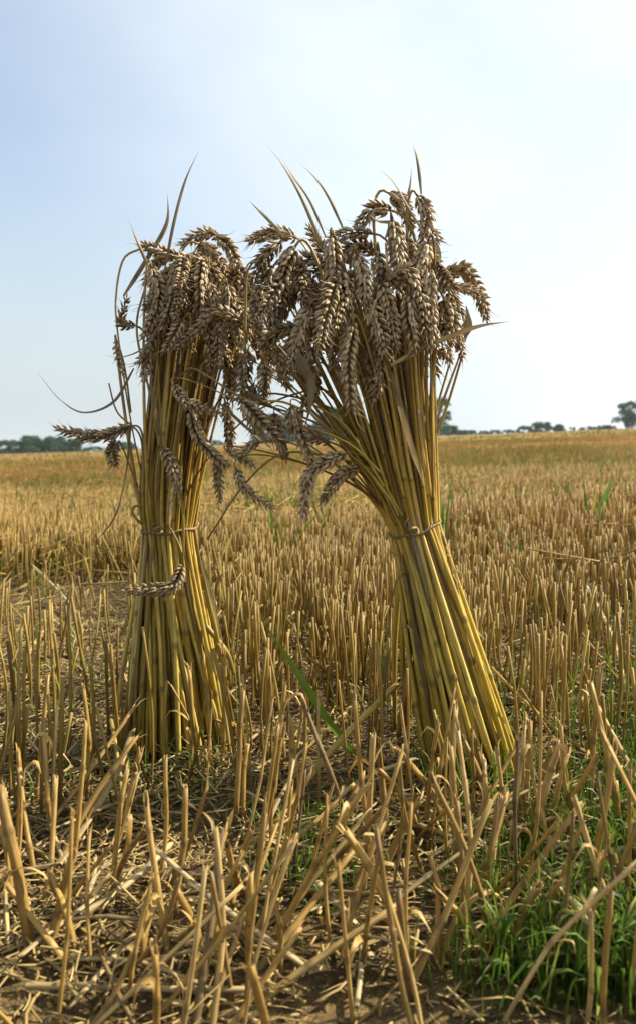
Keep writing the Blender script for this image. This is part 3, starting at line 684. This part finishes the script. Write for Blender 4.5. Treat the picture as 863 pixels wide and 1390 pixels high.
# (top ... foot) in photo pixels, radius mm, tint, label
heroes = [
 ([(-3, 1070), (22, 1170), (47, 1300)], 3.6, .35, 'thick brown stem at the left edge, sloping down to the right'),
 ([(30, 1022), (27, 1090), (22, 1170)], 3.0, .45, 'straight stem just inside the left edge, behind the thick brown one'),
 ([(42, 985), (60, 1060), (77, 1145)], 2.7, .5, 'long stem leaning left, second from the left edge'),
 ([(107, 1155), (84, 1225), (58, 1300)], 3.4, .4, 'stem crossing over a paler one near the lower left corner, leaning right'),
 ([(70, 1190), (90, 1240), (112, 1300)], 3.0, .55, 'greyish stem leaning left that crosses another near the lower left corner'),
 ([(142, 1190), (122, 1222), (95, 1258)], 2.9, 1.0, 'short pale stem with a sunlit cut end leaning right, lower left'),
 ([(197, 1085), (210, 1175), (232, 1300)], 3.0, .75, 'tall jointed stem with a pale upper half, on bare ground below the left sheaf'),
 ([(262, 1077), (248, 1160), (232, 1250)], 3.1, .35, 'dark brown stem leaning right on the bare ground below the left sheaf'),
 ([(309, 1117), (294, 1180), (276, 1245)], 3.1, .6, 'frayed stem leaning right, left one of the bunch at bottom centre'),
 ([(336, 1117), (323, 1180), (310, 1240)], 2.9, .7, 'golden stem in the middle of the bunch at bottom centre'),
 ([(389, 1140), (372, 1190), (355, 1245)], 3.6, .65, 'thick stem at the right of the bunch at bottom centre'),
 ([(247, 1202), (262, 1245), (280, 1290)], 2.9, .45, 'short stem leaning left below the dark brown one'),
 ([(268, 1257), (268, 1320)], 4.0, .5, 'stocky upright stem cut short at the bottom edge left of centre'),
 ([(294, 1244), (296, 1320)], 4.0, .4, 'thick upright stem standing beside the stocky short one at the bottom'),
 ([(339, 1194), (338, 1320)], 3.2, .6, 'upright golden stem right of the two stocky ones at the bottom'),
 ([(378, 1200), (383, 1320)], 3.3, .45, 'upright stem with a slanted cut, right of the golden one at the bottom'),
 ([(194, 1264), (196, 1330)], 3.6, .35, 'short dark stem at the bottom edge left of the pale jointed one'),
 ([(190, 1020), (178, 1075), (164, 1135)], 3.4, .7, 'thick golden stem leaning right left of the bare patch'),
 ([(172, 1035), (160, 1130), (148, 1235)], 2.6, .5, 'long slender stem beside the thick golden one left of the bare patch'),
 ([(326, 938), (325, 1030), (318, 1120)], 2.9, .3, 'tall greyish brown stem standing upright between the sheaves, left of a pair'),
 ([(334, 1008), (331, 1060), (330, 1112)], 2.8, .6, 'yellowish stem close behind the tall greyish brown one between the sheaves'),
 ([(389, 927), (380, 990), (368, 1112)], 2.8, .5, 'tall jointed stem leaning right, standing alone between the sheaves'),
 ([(397, 978), (396, 1040), (390, 1092)], 3.2, .8, 'pale jointed stem right of the tall lone one between the sheaves'),
 ([(415, 945), (408, 985), (399, 1035)], 2.6, .85, 'pale stem leaning right from the joint of its neighbour between the sheaves'),
 ([(470, 1118), (515, 1205), (578, 1302)], 3.4, .6, 'long split stem leaning far left across the lower centre'),
 ([(595, 1160), (594, 1230), (593, 1302)], 3.3, .7, 'pale upright stem with a rounded end at the bottom right of centre'),
 ([(618, 1246), (606, 1275), (594, 1302)], 3.2, .4, 'short brown stem leaning right beside the pale upright one'),
 ([(603, 1050), (640, 1160), (672, 1284)], 2.8, .35, 'long brown stem leaning left through the grass below the right sheaf'),
 ([(543, 1015), (585, 1075), (618, 1132)], 3.4, .45, 'stem leaning left against the foot of the right sheaf'),
 ([(636, 1000), (650, 1050), (662, 1108)], 3.2, .35, 'thick stem leaning left in front of the right sheaf foot'),
 ([(608, 1023), (594, 1045), (578, 1067)], 3.0, .5, 'short stem leaning right in front of the right sheaf foot'),
 ([(695, 1000), (698, 1110), (701, 1238)], 2.6, .02, 'weathered grey upright stem right of the right sheaf foot'),
 ([(743, 1010), (738, 1040), (731, 1078)], 2.4, .7, 'slim pale stem in the cluster right of the right sheaf'),
 ([(756, 1012), (737, 1080), (716, 1148)], 3.8, .8, 'thick pale stem leaning right in the cluster right of the right sheaf'),
 ([(771, 1020), (756, 1070), (741, 1122)], 3.0, .65, 'straw stem leaning right behind the thick pale one'),
 ([(808, 1020), (768, 1100), (736, 1158)], 3.6, .5, 'golden stem leaning far right above the green grass'),
 ([(816, 940), (830, 1040), (846, 1152)], 2.8, .55, 'long stem leaning left beside the green grass on the right'),
 ([(758, 1196), (735, 1245), (709, 1304)], 3.0, .75, 'pale stem leaning right at the bottom among the grass'),
 ([(733, 1190), (706, 1246), (681, 1304)], 2.8, .4, 'bent brownish stem leaning right at the bottom among the grass'),
 ([(784, 1211), (796, 1255), (811, 1304)], 3.0, .9, 'pale round ended stem leaning left at the lower right'),
 ([(826, 1256), (822, 1310)], 4.0, .4, 'stocky brown stem near the lower right corner'),
 ([(858, 1112), (862, 1160), (866, 1205)], 3.4, .2, 'dark stem at the right edge above the grass'),
 ([(616, 1218), (645, 1260), (678, 1300)], 2.4, .5, 'thin stem leaning left at the bottom right of centre'),
 ([(716, 1095), (724, 1122), (733, 1155)], 3.0, .15, 'grey brown stem leaning left under the pale cluster'),
 ([(495, 1055), (465, 1105), (428, 1160)], 3.2, .45, 'stem leaning right at the centre below the green blade'),
 ([(511, 1000), (518, 1060), (527, 1128)], 2.9, .35, 'brown stem leaning slightly left between blade and right sheaf'),
 ([(570, 1080), (543, 1130), (508, 1188)], 2.9, .4, 'stem leaning right in the shade left of the right sheaf foot'),
 ([(655, 1030), (659, 1080), (663, 1130)], 2.4, .9, 'slim sunlit stem with a torn top before the right sheaf'),
 ([(679, 1022), (680, 1080), (676, 1140)], 2.6, .85, 'pale upright stem next to the weathered grey one'),
 ([(718, 985), (716, 1040), (712, 1100)], 3.2, .7, 'golden upright stem behind the weathered grey one'),
 ([(58, 930), (56, 1000), (50, 1080)], 2.8, .55, 'upright straw stem left of the left sheaf foot'),
 ([(120, 935), (122, 1010), (118, 1080)], 2.8, .6, 'upright golden stem close to the left sheaf foot'),
 ([(258, 905), (262, 985), (256, 1060)], 3.0, .5, 'upright stem standing in front of the left sheaf foot, left one'),
 ([(275, 895), (284, 965), (286, 1045)], 3.0, .65, 'upright stem standing in front of the left sheaf foot, right one'),
 ([(305, 878), (306, 950), (302, 1040)], 2.9, .6, 'tall golden stem right of the left sheaf foot'),
 ([(240, 930), (262, 985), (272, 1035)], 1.8, .4, 'thin stem leaning left across the left sheaf foot'),
]
def foot_top(pts):
    p = pts[::-1]; fx, fy = p[0]; b = G(fx, fy); out = [b - np.array([0, 0, .012])]
    for (a, c) in p[1:]: out.append(P(a, c, b[1] + rng.normal() * .006 + .0))
    return out
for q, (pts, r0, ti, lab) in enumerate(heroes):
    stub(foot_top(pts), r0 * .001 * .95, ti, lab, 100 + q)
hero_feet = np.array([G(*h[0][-1])[:2] for h in heroes])

def near_sheaf(x, y, m=.0):
    return ((x - bL[0]) / (.070 + m)) ** 2 + ((y - bL[1]) / (.060 + m)) ** 2 < 1 or ((x - bR[0]) / (.068 + m)) ** 2 + ((y - bR[1]) / (.058 + m)) ** 2 < 1
def proj(x, y, z=0.0):
    d = np.array([x, y, z]) - CAM; f = d @ FW; return CX + F * d[0] / f, CY - F * (d @ UP) / f
def dens(px, py):
    """relative stubble density seen at a photo pixel on the near ground"""
    v = 1.0
    if py > 960: v = .55 if px > 480 else .72
    if 90 < px < 480 and 1060 < py < 1180: v = .14
    if 400 < px < 600 and 1130 < py < 1300: v = .2
    if px < 200 and 790 < py < 1040: v = .12
    if abs(px - 235) < 95 and 975 < py < 1090: v = .22
    if abs(px - 645) < 75 and 1010 < py < 1110: v = .4
    if 320 < px < 520 and 1010 < py < 1130: v = .3
    if 300 < px < 430 and 1130 < py < 1290: v = .45
    if px > 700 and py > 860: v = .38
    if px > 740 and py > 1060: v = .26
    if py > 1290: v = .5
    return v
def zone(px, py):
    side = 'left of the left sheaf' if px < 165 else 'right of the left sheaf foot' if px < 400 else 'left of the right sheaf foot' if px < 560 else 'right of the right sheaf'
    if py > 1290: side = {0: 'along the bottom edge on the left', 1: 'along the bottom edge in the middle', 2: 'along the bottom edge on the right'}[int(min(2, max(0, px // 288)))]
    return side
# rows of stubble, nearest first
cand = []
row_dir = rad(4)
N0 = 27000
pts = rng.random((N0 // 3, 2)) * np.array([3.4, 2.5]) + np.array([-1.7, .42])
pts = np.repeat(pts, 3, 0) + rng.normal(0, .007, (len(pts) * 3, 2))
for (x, y) in pts:
    if abs(x) > .60 * y + .12: continue
    z = float(plane(x, y)); px, py = proj(x, y, z)
    if near_sheaf(x, y): continue
    if y < 1.35 and np.min(np.sum((hero_feet - (x, y)) ** 2, 1)) < .0004: continue
    rowf = .55 + .45 * math.cos((x + y * math.tan(row_dir)) / .125 * 2 * math.pi)
    if rng.random() < dens(px, py) * (.5 + .5 * rowf) * (.86 if y < 1.5 else 1): cand.append((x, y))
cand = np.array(sorted(cand, key=lambda c: c[1]))
def make_stem(x, y, lean=None, h=None, a=None):
    fore = y < 1.12
    px, py = proj(x, y, float(plane(x, y)))
    if h is None: h = np.clip(rng.normal(.112 if fore else .128, .02), .05, .17)
    if lean is None:
        lean = abs(rng.normal(0, .5 if fore else .10)) if rng.random() < (.9 if fore else .85) else rng.uniform(.4, .9)
        if px < 200 and 790 < py < 1040: lean = rng.uniform(.2, 1.1)
        if px > 690 and py > 850: lean = abs(rng.normal(0, .4))
    a0 = vn(x * 14, y * 14, 41) * 12.56; a = float(a0) + rng.normal() * .7
    if fore and px < 470 and py > 1080 and rng.random() < .6: a = rng.normal(0, .6)
    z = float(ground(x, y)); b = np.array([x, y, z - .012])
    d = np.array([math.cos(a) * math.sin(lean), math.sin(a) * math.sin(lean), math.cos(lean)])
    top = b + d * (h + .012); mid = (b + top) / 2 + rng.normal(size=3) * .003
    return b, mid, top, lean, d
NI = 300 - len(heroes)
near_ones, rest = cand[:NI], cand[NI:]
print('stub candidates', len(cand), 'near until', near_ones[-1][1])
for q, (x, y) in enumerate(near_ones):
    b, mid, top, lean, d = make_stem(x, y)
    ti = np.clip(rng.normal(.52, .24), 0, 1); px, py = proj(*b)
    L = np.linalg.norm(top - b)
    tone = 'greyish' if ti < .28 else 'golden' if ti < .7 else 'pale'
    size = 'short' if L < .105 else 'tall' if L > .14 else 'middling'
    how = 'upright' if lean < .16 else ('leaning left' if d[0] < -.12 else 'leaning right' if d[0] > .12 else 'leaning back' if d[1] > 0 else 'leaning forward')
    where = zone(px, py)
    depth = 'in front' if py > 1060 else 'behind' if py < 975 else 'level with it'
    lab = f'{size} {tone} cut stem, {how}, {where}' + (f', {depth}' if 'edge' not in where else '')
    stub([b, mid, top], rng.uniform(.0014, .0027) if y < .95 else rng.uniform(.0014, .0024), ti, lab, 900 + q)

# the rest of the stubble as one mass
def batch(xy, hmean, rmean, sides, k, name_geo, leans):
    n = len(xy); x, y = xy[:, 0], xy[:, 1]; z = ground(x, y)
    a = rng.uniform(0, 6.283, n); fl = np.clip((vn(x * .8, y * .6, 51) - .66) * 6, 0, 1); l = np.abs(rng.normal(0, leans, n)) + fl * rng.uniform(.2, 1.2, n); l = np.where(rng.random(n) < .09, rng.uniform(.3, 1.2, n), l)
    h = np.clip(rng.normal(hmean, .022, n) * (.72 + .5 * vn(x * 2.1, y * 2.1, 52)), .03, .19)
    d = np.stack([np.cos(a) * np.sin(l), np.sin(a) * np.sin(l), np.cos(l)], -1); b = np.stack([x, y, z - .01], -1)
    t = np.linspace(0, 1, k)[None, :, None]
    path = b[:, None] + d[:, None] * (h[:, None, None] + .01) * t + (rng.normal(size=(n, 1, 3)) * .003) * np.sin(t * np.pi)
    rr = (rmean * rng.uniform(.75, 1.2, n))[:, None] * np.ones((1, k))
    tubes(name_geo, path, rr, sides, np.clip(rng.normal(.5, .28, n), 0, 1), cap=sides > 3, flat=.9)
g = Geo()
batch(rest, .118, .0019, 6, 5, g, .13)
def scatter(y0, y1, density, pw=1.0):
    A = (y1 ** 2 - y0 ** 2) * .62; n = int(A * density)
    n = n // 3; y = np.sqrt(rng.random(n) * (y1 ** 2 - y0 ** 2) + y0 ** 2); x = (rng.random(n) * 2 - 1) * (.56 * y + .2)
    y = np.repeat(y, 3) + rng.normal(0, .012, n * 3); x = np.repeat(x, 3) + rng.normal(0, .012, n * 3); n = n * 3
    keep = vn(x * 1.1, y * 1.1, 21) * .6 + vn(x * 3.5, y * 3.5, 22) * .5 + .12 > rng.random(n)
    return np.stack([x[keep], y[keep]], -1)
batch(scatter(2.92, 6, 1050), .105, .0017, 4, 3, g, .12)
batch(scatter(6, 14, 440), .092, .0021, 3, 3, g, .18)
batch(scatter(14, 35, 90), .09, .0045, 3, 2, g, .25)
batch(scatter(35, 90, 8), .07, .012, 3, 2, g, .3)
def flat_straw(n, y0, y1):
    y = np.sqrt(rng.random(n) * (y1 ** 2 - y0 ** 2) + y0 ** 2); x = (rng.random(n) * 2 - 1) * (.56 * y + .2)
    keep = vn(x * 1.3, y * .9, 61) > rng.random(n) * .9 + .1; x, y = x[keep], y[keep]; n = len(x)
    a = rng.uniform(0, 6.283, n); L = rng.uniform(.06, .22, n); e = rng.normal(0, .35, n)
    d = np.stack([np.cos(a) * np.cos(e), np.sin(a) * np.cos(e), np.sin(e)], -1); c = np.stack([x, y, ground(x, y) + rng.uniform(.03, .11, n)], -1)
    tubes(g, c[:, None] + d[:, None] * L[:, None, None] * np.linspace(-.5, .5, 3)[None, :, None], np.full((n, 3), .0017), 4, rng.uniform(.4, 1, n))
flat_straw(2600, 1.5, 5); flat_straw(5000, 5, 14)
tag(g.build('stubble', M_field), 'dense golden wheat stubble running back across the whole field', 'stubble', kind='stuff')

# ------------------------------------------------------------------ loose straws lying about
LG = 'loose straws lying between the stubble'
def loose(ptsw, r0, tint, label, seed, mat=None):
    o = stub_mesh(ptsw, r0, tint, seed, .15).build('loose_straw', mat or M_loose, None, loc=tuple(np.array(ptsw[0]))); tag(o, label, 'straw', LG)
def onground(pl, lift):
    return [G(a, b) + np.array([0, 0, l]) for (a, b), l in zip(pl, lift)]
loose([P(538, 929, .87), P(457, 1010, .80), P(384, 1100, .735), G(346, 1152) + np.array([0, 0, .004])], .0036, .35, 'long yellow green straw propped diagonally across the centre of the foreground', 1, M_sheaf)
loose(onground([(430, 1216), (470, 1258), (512, 1302)], [.01, .01, .008]), .0029, .9, 'pale straw lying diagonally at the bottom centre', 2)
loose(onground([(430, 1190), (520, 1202), (612, 1222)], [.006, .008, .008]), .0022, .4, 'long thin brown straw lying level below centre', 3)
loose(onground([(110, 1265), (170, 1238), (232, 1200)], [.012, .02, .03]), .0028, .9, 'pale straw lying at a slant in front of the left bare patch', 4)
loose(onground([(80, 1190), (150, 1110), (185, 1055)], [.01, .03, .05]), .003, .4, 'brown straw rising to the right on the left foreground', 5)
loose(onground([(35, 782), (80, 820), (122, 862)], [.05, .03, .01]), .0032, .85, 'bright straw slanting down to the right left of the left sheaf', 6)
loose(onground([(65, 850), (90, 865), (112, 885)], [.02, .015, .01]), .0026, .8, 'short bright straw below the long slanting one left of the left sheaf', 7)
loose(onground([(15, 905), (60, 900), (105, 895)], [.01, .01, .01]), .0028, .3, 'dark straw lying level on the bare patch left of the left sheaf', 8)
loose(onground([(32, 905), (46, 885), (62, 870)], [.008, .012, .02]), .0038, .75, 'flat broad straw on the bare patch left of the left sheaf', 9)
loose(onground([(210, 1020), (260, 990), (330, 1012), (420, 1026)], [.02, .03, .02, .012]), .0024, .45, 'long bent yellow straw lying right of the left sheaf foot', 10, M_sheaf)
loose(onground([(290, 1000), (320, 975), (372, 945)], [.03, .04, .05]), .0024, .3, 'thin twiggy straw rising right of the left sheaf foot', 11)
loose([P(800, 1131, .72), P(782, 1136, .72), P(758, 1155, .73), P(700, 1178, .74), P(640, 1172, .75)], .0042, .85, 'thick crushed straw bent over in the grass right of the right sheaf', 12)
loose([P(803, 1135, .72), P(788, 1170, .715), P(768, 1205, .71), P(757, 1225, .70)], .0036, .75, 'crushed straw hanging down from the bent one in the grass', 13)
loose(onground([(725, 905), (780, 930), (800, 945)], [.05, .04, .03]), .0026, .3, 'grey straw lying right of the right sheaf at mid height', 14)
loose(onground([(760, 1100), (810, 1080), (863, 1055)], [.02, .02, .02]), .0028, .5, 'straw lying across the grass at the right edge', 15)
loose(onground([(795, 840), (830, 900), (850, 960)], [.06, .04, .01]), .0028, .9, 'white straw leaning at the right edge above the grass', 16)
nl = 0
for q in range(2000):
    if nl >= 95: break
    px = rng.uniform(-40, 900); py = 800 + 560 * rng.random() ** 1.0
    if rng.random() > (1.0 if (px < 200 and py < 1000) else .9 if px < 200 or (px > 640) else .5): continue
    c = G(px, py)
    if near_sheaf(c[0], c[1], .0): continue
    a = rng.normal(0, .9) if rng.random() < .7 else rng.uniform(0, 6.28); L = rng.uniform(.05, .17)
    d = np.array([math.cos(a), math.sin(a), 0]); el = abs(rng.normal(0, .18))
    p0 = c - d * L / 2; p1 = c + d * L / 2
    p0[2] = float(ground(p0[0], p0[1])) + .004; p1[2] = float(ground(p1[0], p1[1])) + .005 + math.sin(el) * L
    if near_sheaf(p1[0], p1[1]) or near_sheaf(p0[0], p0[1]): continue
    mid = (p0 + p1) / 2 + np.array([rng.normal() * .004, rng.normal() * .004, .003]); ti = float(np.clip(rng.normal(.5, .28), 0, 1))
    tone = 'greyish' if ti < .35 else 'golden' if ti < .7 else 'pale'
    ap = math.degrees(math.atan2(proj(*p1)[1] - proj(*p0)[1], proj(*p1)[0] - proj(*p0)[0])) % 180
    dr = 'lying level' if ap < 12 or ap > 168 else 'sloping down to the right' if ap < 75 else 'pointing towards the viewer' if ap < 105 else 'rising to the right'
    ln = 'short' if L < .09 else 'long' if L > .135 else 'medium'
    dep = 'beyond the sheaf feet' if py < 960 else 'level with the sheaf feet' if py < 1080 else 'in front of the sheaves' if py < 1220 else 'near the bottom edge'
    si = 'far left' if px < 120 else 'left' if px < 300 else 'middle' if px < 560 else 'right' if px < 740 else 'far right'
    loose([p0, mid, p1], rng.uniform(.0013, .0024), ti, f'{ln} {tone} loose straw {dr}, {si}, {dep}', 3000 + q); nl += 1

# litter: chaff, broken leaves and stems, nobody could count it
g = Geo()
def litter(n, y0, y1, Lr, rr, lift=.006):
    y = np.sqrt(rng.random(n) * (y1 ** 2 - y0 ** 2) + y0 ** 2); x = (rng.random(n) * 2 - 1) * (.52 * y + .12)
    keep = vn(x * 6, y * 6, 31) * .75 + .35 > rng.random(n); x, y = x[keep], y[keep]; n = len(x)
    a = rng.uniform(0, 6.283, n); e = rng.normal(0, .22, n); L = rng.uniform(*Lr, n) * rng.uniform(.4, 1, n)
    d = np.stack([np.cos(a) * np.cos(e), np.sin(a) * np.cos(e), np.abs(np.sin(e))], -1)
    c = np.stack([x, y, ground(x, y) + rng.uniform(0.000, lift, n)], -1)
    t = np.linspace(-.5, .5, 4)[None, :, None]
    bend = norm(rng.normal(size=(n, 1, 3))) * (L * .14)[:, None, None]
    path = c[:, None] + d[:, None] * L[:, None, None] * t + bend * (t ** 2 * 4)
    tubes(g, path, (rng.uniform(rr[0], rr[1], n))[:, None] * np.array([[.8, 1, 1, .7]]), 4, np.clip(rng.normal(.5, .27, n), 0, 1), flat=.35)
litter(26000, .38, 1.6, (.01, .055), (.0005, .0016), .012)
litter(4200, .38, 2.4, (.05, .14), (.0009, .0019), .020)
litter(14000, .38, 1.7, (.004, .012), (.0008, .0022), .006)
litter(9000, 1.6, 4.5, (.02, .09), (.001, .0022), .012)
tag(g.build('straw_litter', M_litter), 'broken straw and chaff littering the soil between the stems', 'straw litter', kind='stuff')

# ------------------------------------------------------------------ green grass and weeds
g = Geo()
def blades(n, region, hr, wr):
    for _ in range(n):
        px, py = region(); c = G(px, py); x, y = c[0], c[1]
        if y > 6 or near_sheaf(x, y, -.02): continue
        z = float(ground(x, y)) - .004; h = rng.uniform(*hr); a = rng.uniform(0, 6.283); l = abs(rng.normal(.25, .3)); o = np.array([math.cos(a), math.sin(a), 0])
        b = np.array([x, y, z]); p = bez([b, b + np.array([0, 0, h * .45]) + o * h * l * .2, b + np.array([0, 0, h * .85]) + o * h * l * .6, b + np.array([0, 0, h * (1 - l * .3)]) + o * h * l * 1.15], 6)
        ribbon(g, p, leafw(6, rng.uniform(*wr), .8), rng.beta(2, 2.2), .4, rng.uniform(-1, 1))
gau = lambda cx, cy, sx, sy: (lambda: (rng.normal(cx, sx), rng.normal(cy, sy)))
blades(900, gau(868, 1190, 58, 80), (.02, .065), (.0006, .0013))
blades(240, gau(690, 1190, 50, 60), (.015, .06), (.0005, .0010))
blades(420, gau(860, 980, 60, 60), (.02, .07), (.0007, .0016))
blades(260, gau(420, 1170, 45, 45), (.015, .04), (.0006, .0012))
blades(200, gau(640, 1050, 50, 40), (.02, .06), (.0006, .0012))
blades(120, gau(60, 1030, 60, 60), (.012, .035), (.0006, .0012))
blades(160, gau(250, 1060, 60, 30), (.012, .045), (.0006, .0012))
blades(260, lambda: (rng.uniform(0, 863), rng.uniform(720, 1000)), (.03, .12), (.0008, .0018))
blades(500, gau(820, 1330, 100, 30), (.02, .06), (.0008, .0017))
def far_green(n, y0, y1, hr, wr):
    y = rng.uniform(y0, y1, n); x = (rng.random(n) * 2 - 1) * (.5 * y + .2); kp = vn(x * .45, y * .3, 71) + .3 * rng.random(n) > .72
    for a_, b_ in zip(x[kp], y[kp]):
        b = np.array([a_, b_, float(ground(a_, b_))]); h = rng.uniform(*hr); o = np.array([rng.normal() * .3, rng.normal() * .3, 0]) * h
        ribbon(g, bez([b, b + np.array([0, 0, h * .6]) + o * .3, b + np.array([0, 0, h]) + o], 4), leafw(4, rng.uniform(*wr), .8), rng.uniform(.3, .95), .3, 0, facing=(0, 1, .1))
far_green(2200, 3, 12, (.10, .17), (.002, .004)); far_green(4500, 12, 45, (.09, .16), (.006, .013)); far_green(4000, 45, 150, (.10, .2), (.02, .05))
tag(g.build('grass', M_grass), 'fresh green grass growing up among the stubble', 'grass', kind='stuff')
g = Geo(); pth = bez([P(478, 1022, .86), P(440, 970, .84), P(395, 900, .82), P(349, 832, .80)], 22)
pth = np.concatenate([bez([G(505, 1075), P(494, 1048, .87), P(480, 1024, .862)], 6)[:-1], pth])
ribbon(g, pth, leafw(len(pth), .0038, .6), .7, .4, .35, facing=(.2, 1, .1)); o = g.build('grass_blade', M_grass, None, loc=tuple(pth[0]))
tag(o, 'single long green blade arching left between the two sheaves', 'grass blade')
def sprout(px, py, hpx, n, label, w=.003, yellow=False):
    py += 26; hpx += 36; c = G(px, py); s = c[1] / F; g = Geo(); b = np.array([c[0], c[1], float(ground(c[0], c[1])) - .005])
    for q in range(n):
        h = hpx * s * rng.uniform(.65, 1); o = np.array([rng.normal() * .35, rng.normal() * .25, 0]) * h
        ribbon(g, bez([b, b + np.array([0, 0, h * .5]) + o * .25, b + np.array([0, 0, h * 1.1]) + o * .7], 10), leafw(10, 1.25 * w * rng.uniform(.6, 1.1), .6), .98 if yellow and q == 0 else rng.uniform(.3, .8), .4, rng.uniform(-1, 1), facing=(0, 1, .1))
    o = g.build('green_sprout', M_grass, None, loc=tuple(b)); tag(o, label, 'green sprout', 'green sprouts coming up in the far stubble')
sprout(601, 740, 95, 4, 'slender green sprout just right of the right sheaf above its tie', .004)
sprout(800, 722, 66, 5, 'broad green sprout with a yellow leaf standing at the right', .008, True)
sprout(76, 755, 40, 3, 'upright green sprout in the stubble left of the left sheaf', .005)
sprout(378, 750, 70, 4, 'green sprout in the gap between the sheaves below the hanging ears', .005)
0 and sprout(60, 662, 26, 4, 'small green tuft low on the far left of the field', .012)
sprout(700, 690, 34, 4, 'small green tuft right of the right sheaf in mid field', .008)
sprout(440, 720, 46, 3, 'thin green sprout below the ears of the right sheaf', .005)
sprout(345, 700, 30, 3, 'faint green sprout right of the left sheaf', .008)
sprout(715, 770, 50, 3, 'green sprout low in the right hand stubble', .004)
0 and sprout(20, 690, 34, 3, 'green sprout near the left edge of the field', .008)
sprout(648, 690, 28, 4, 'short green sprout nearest the right of the slender one', .008)
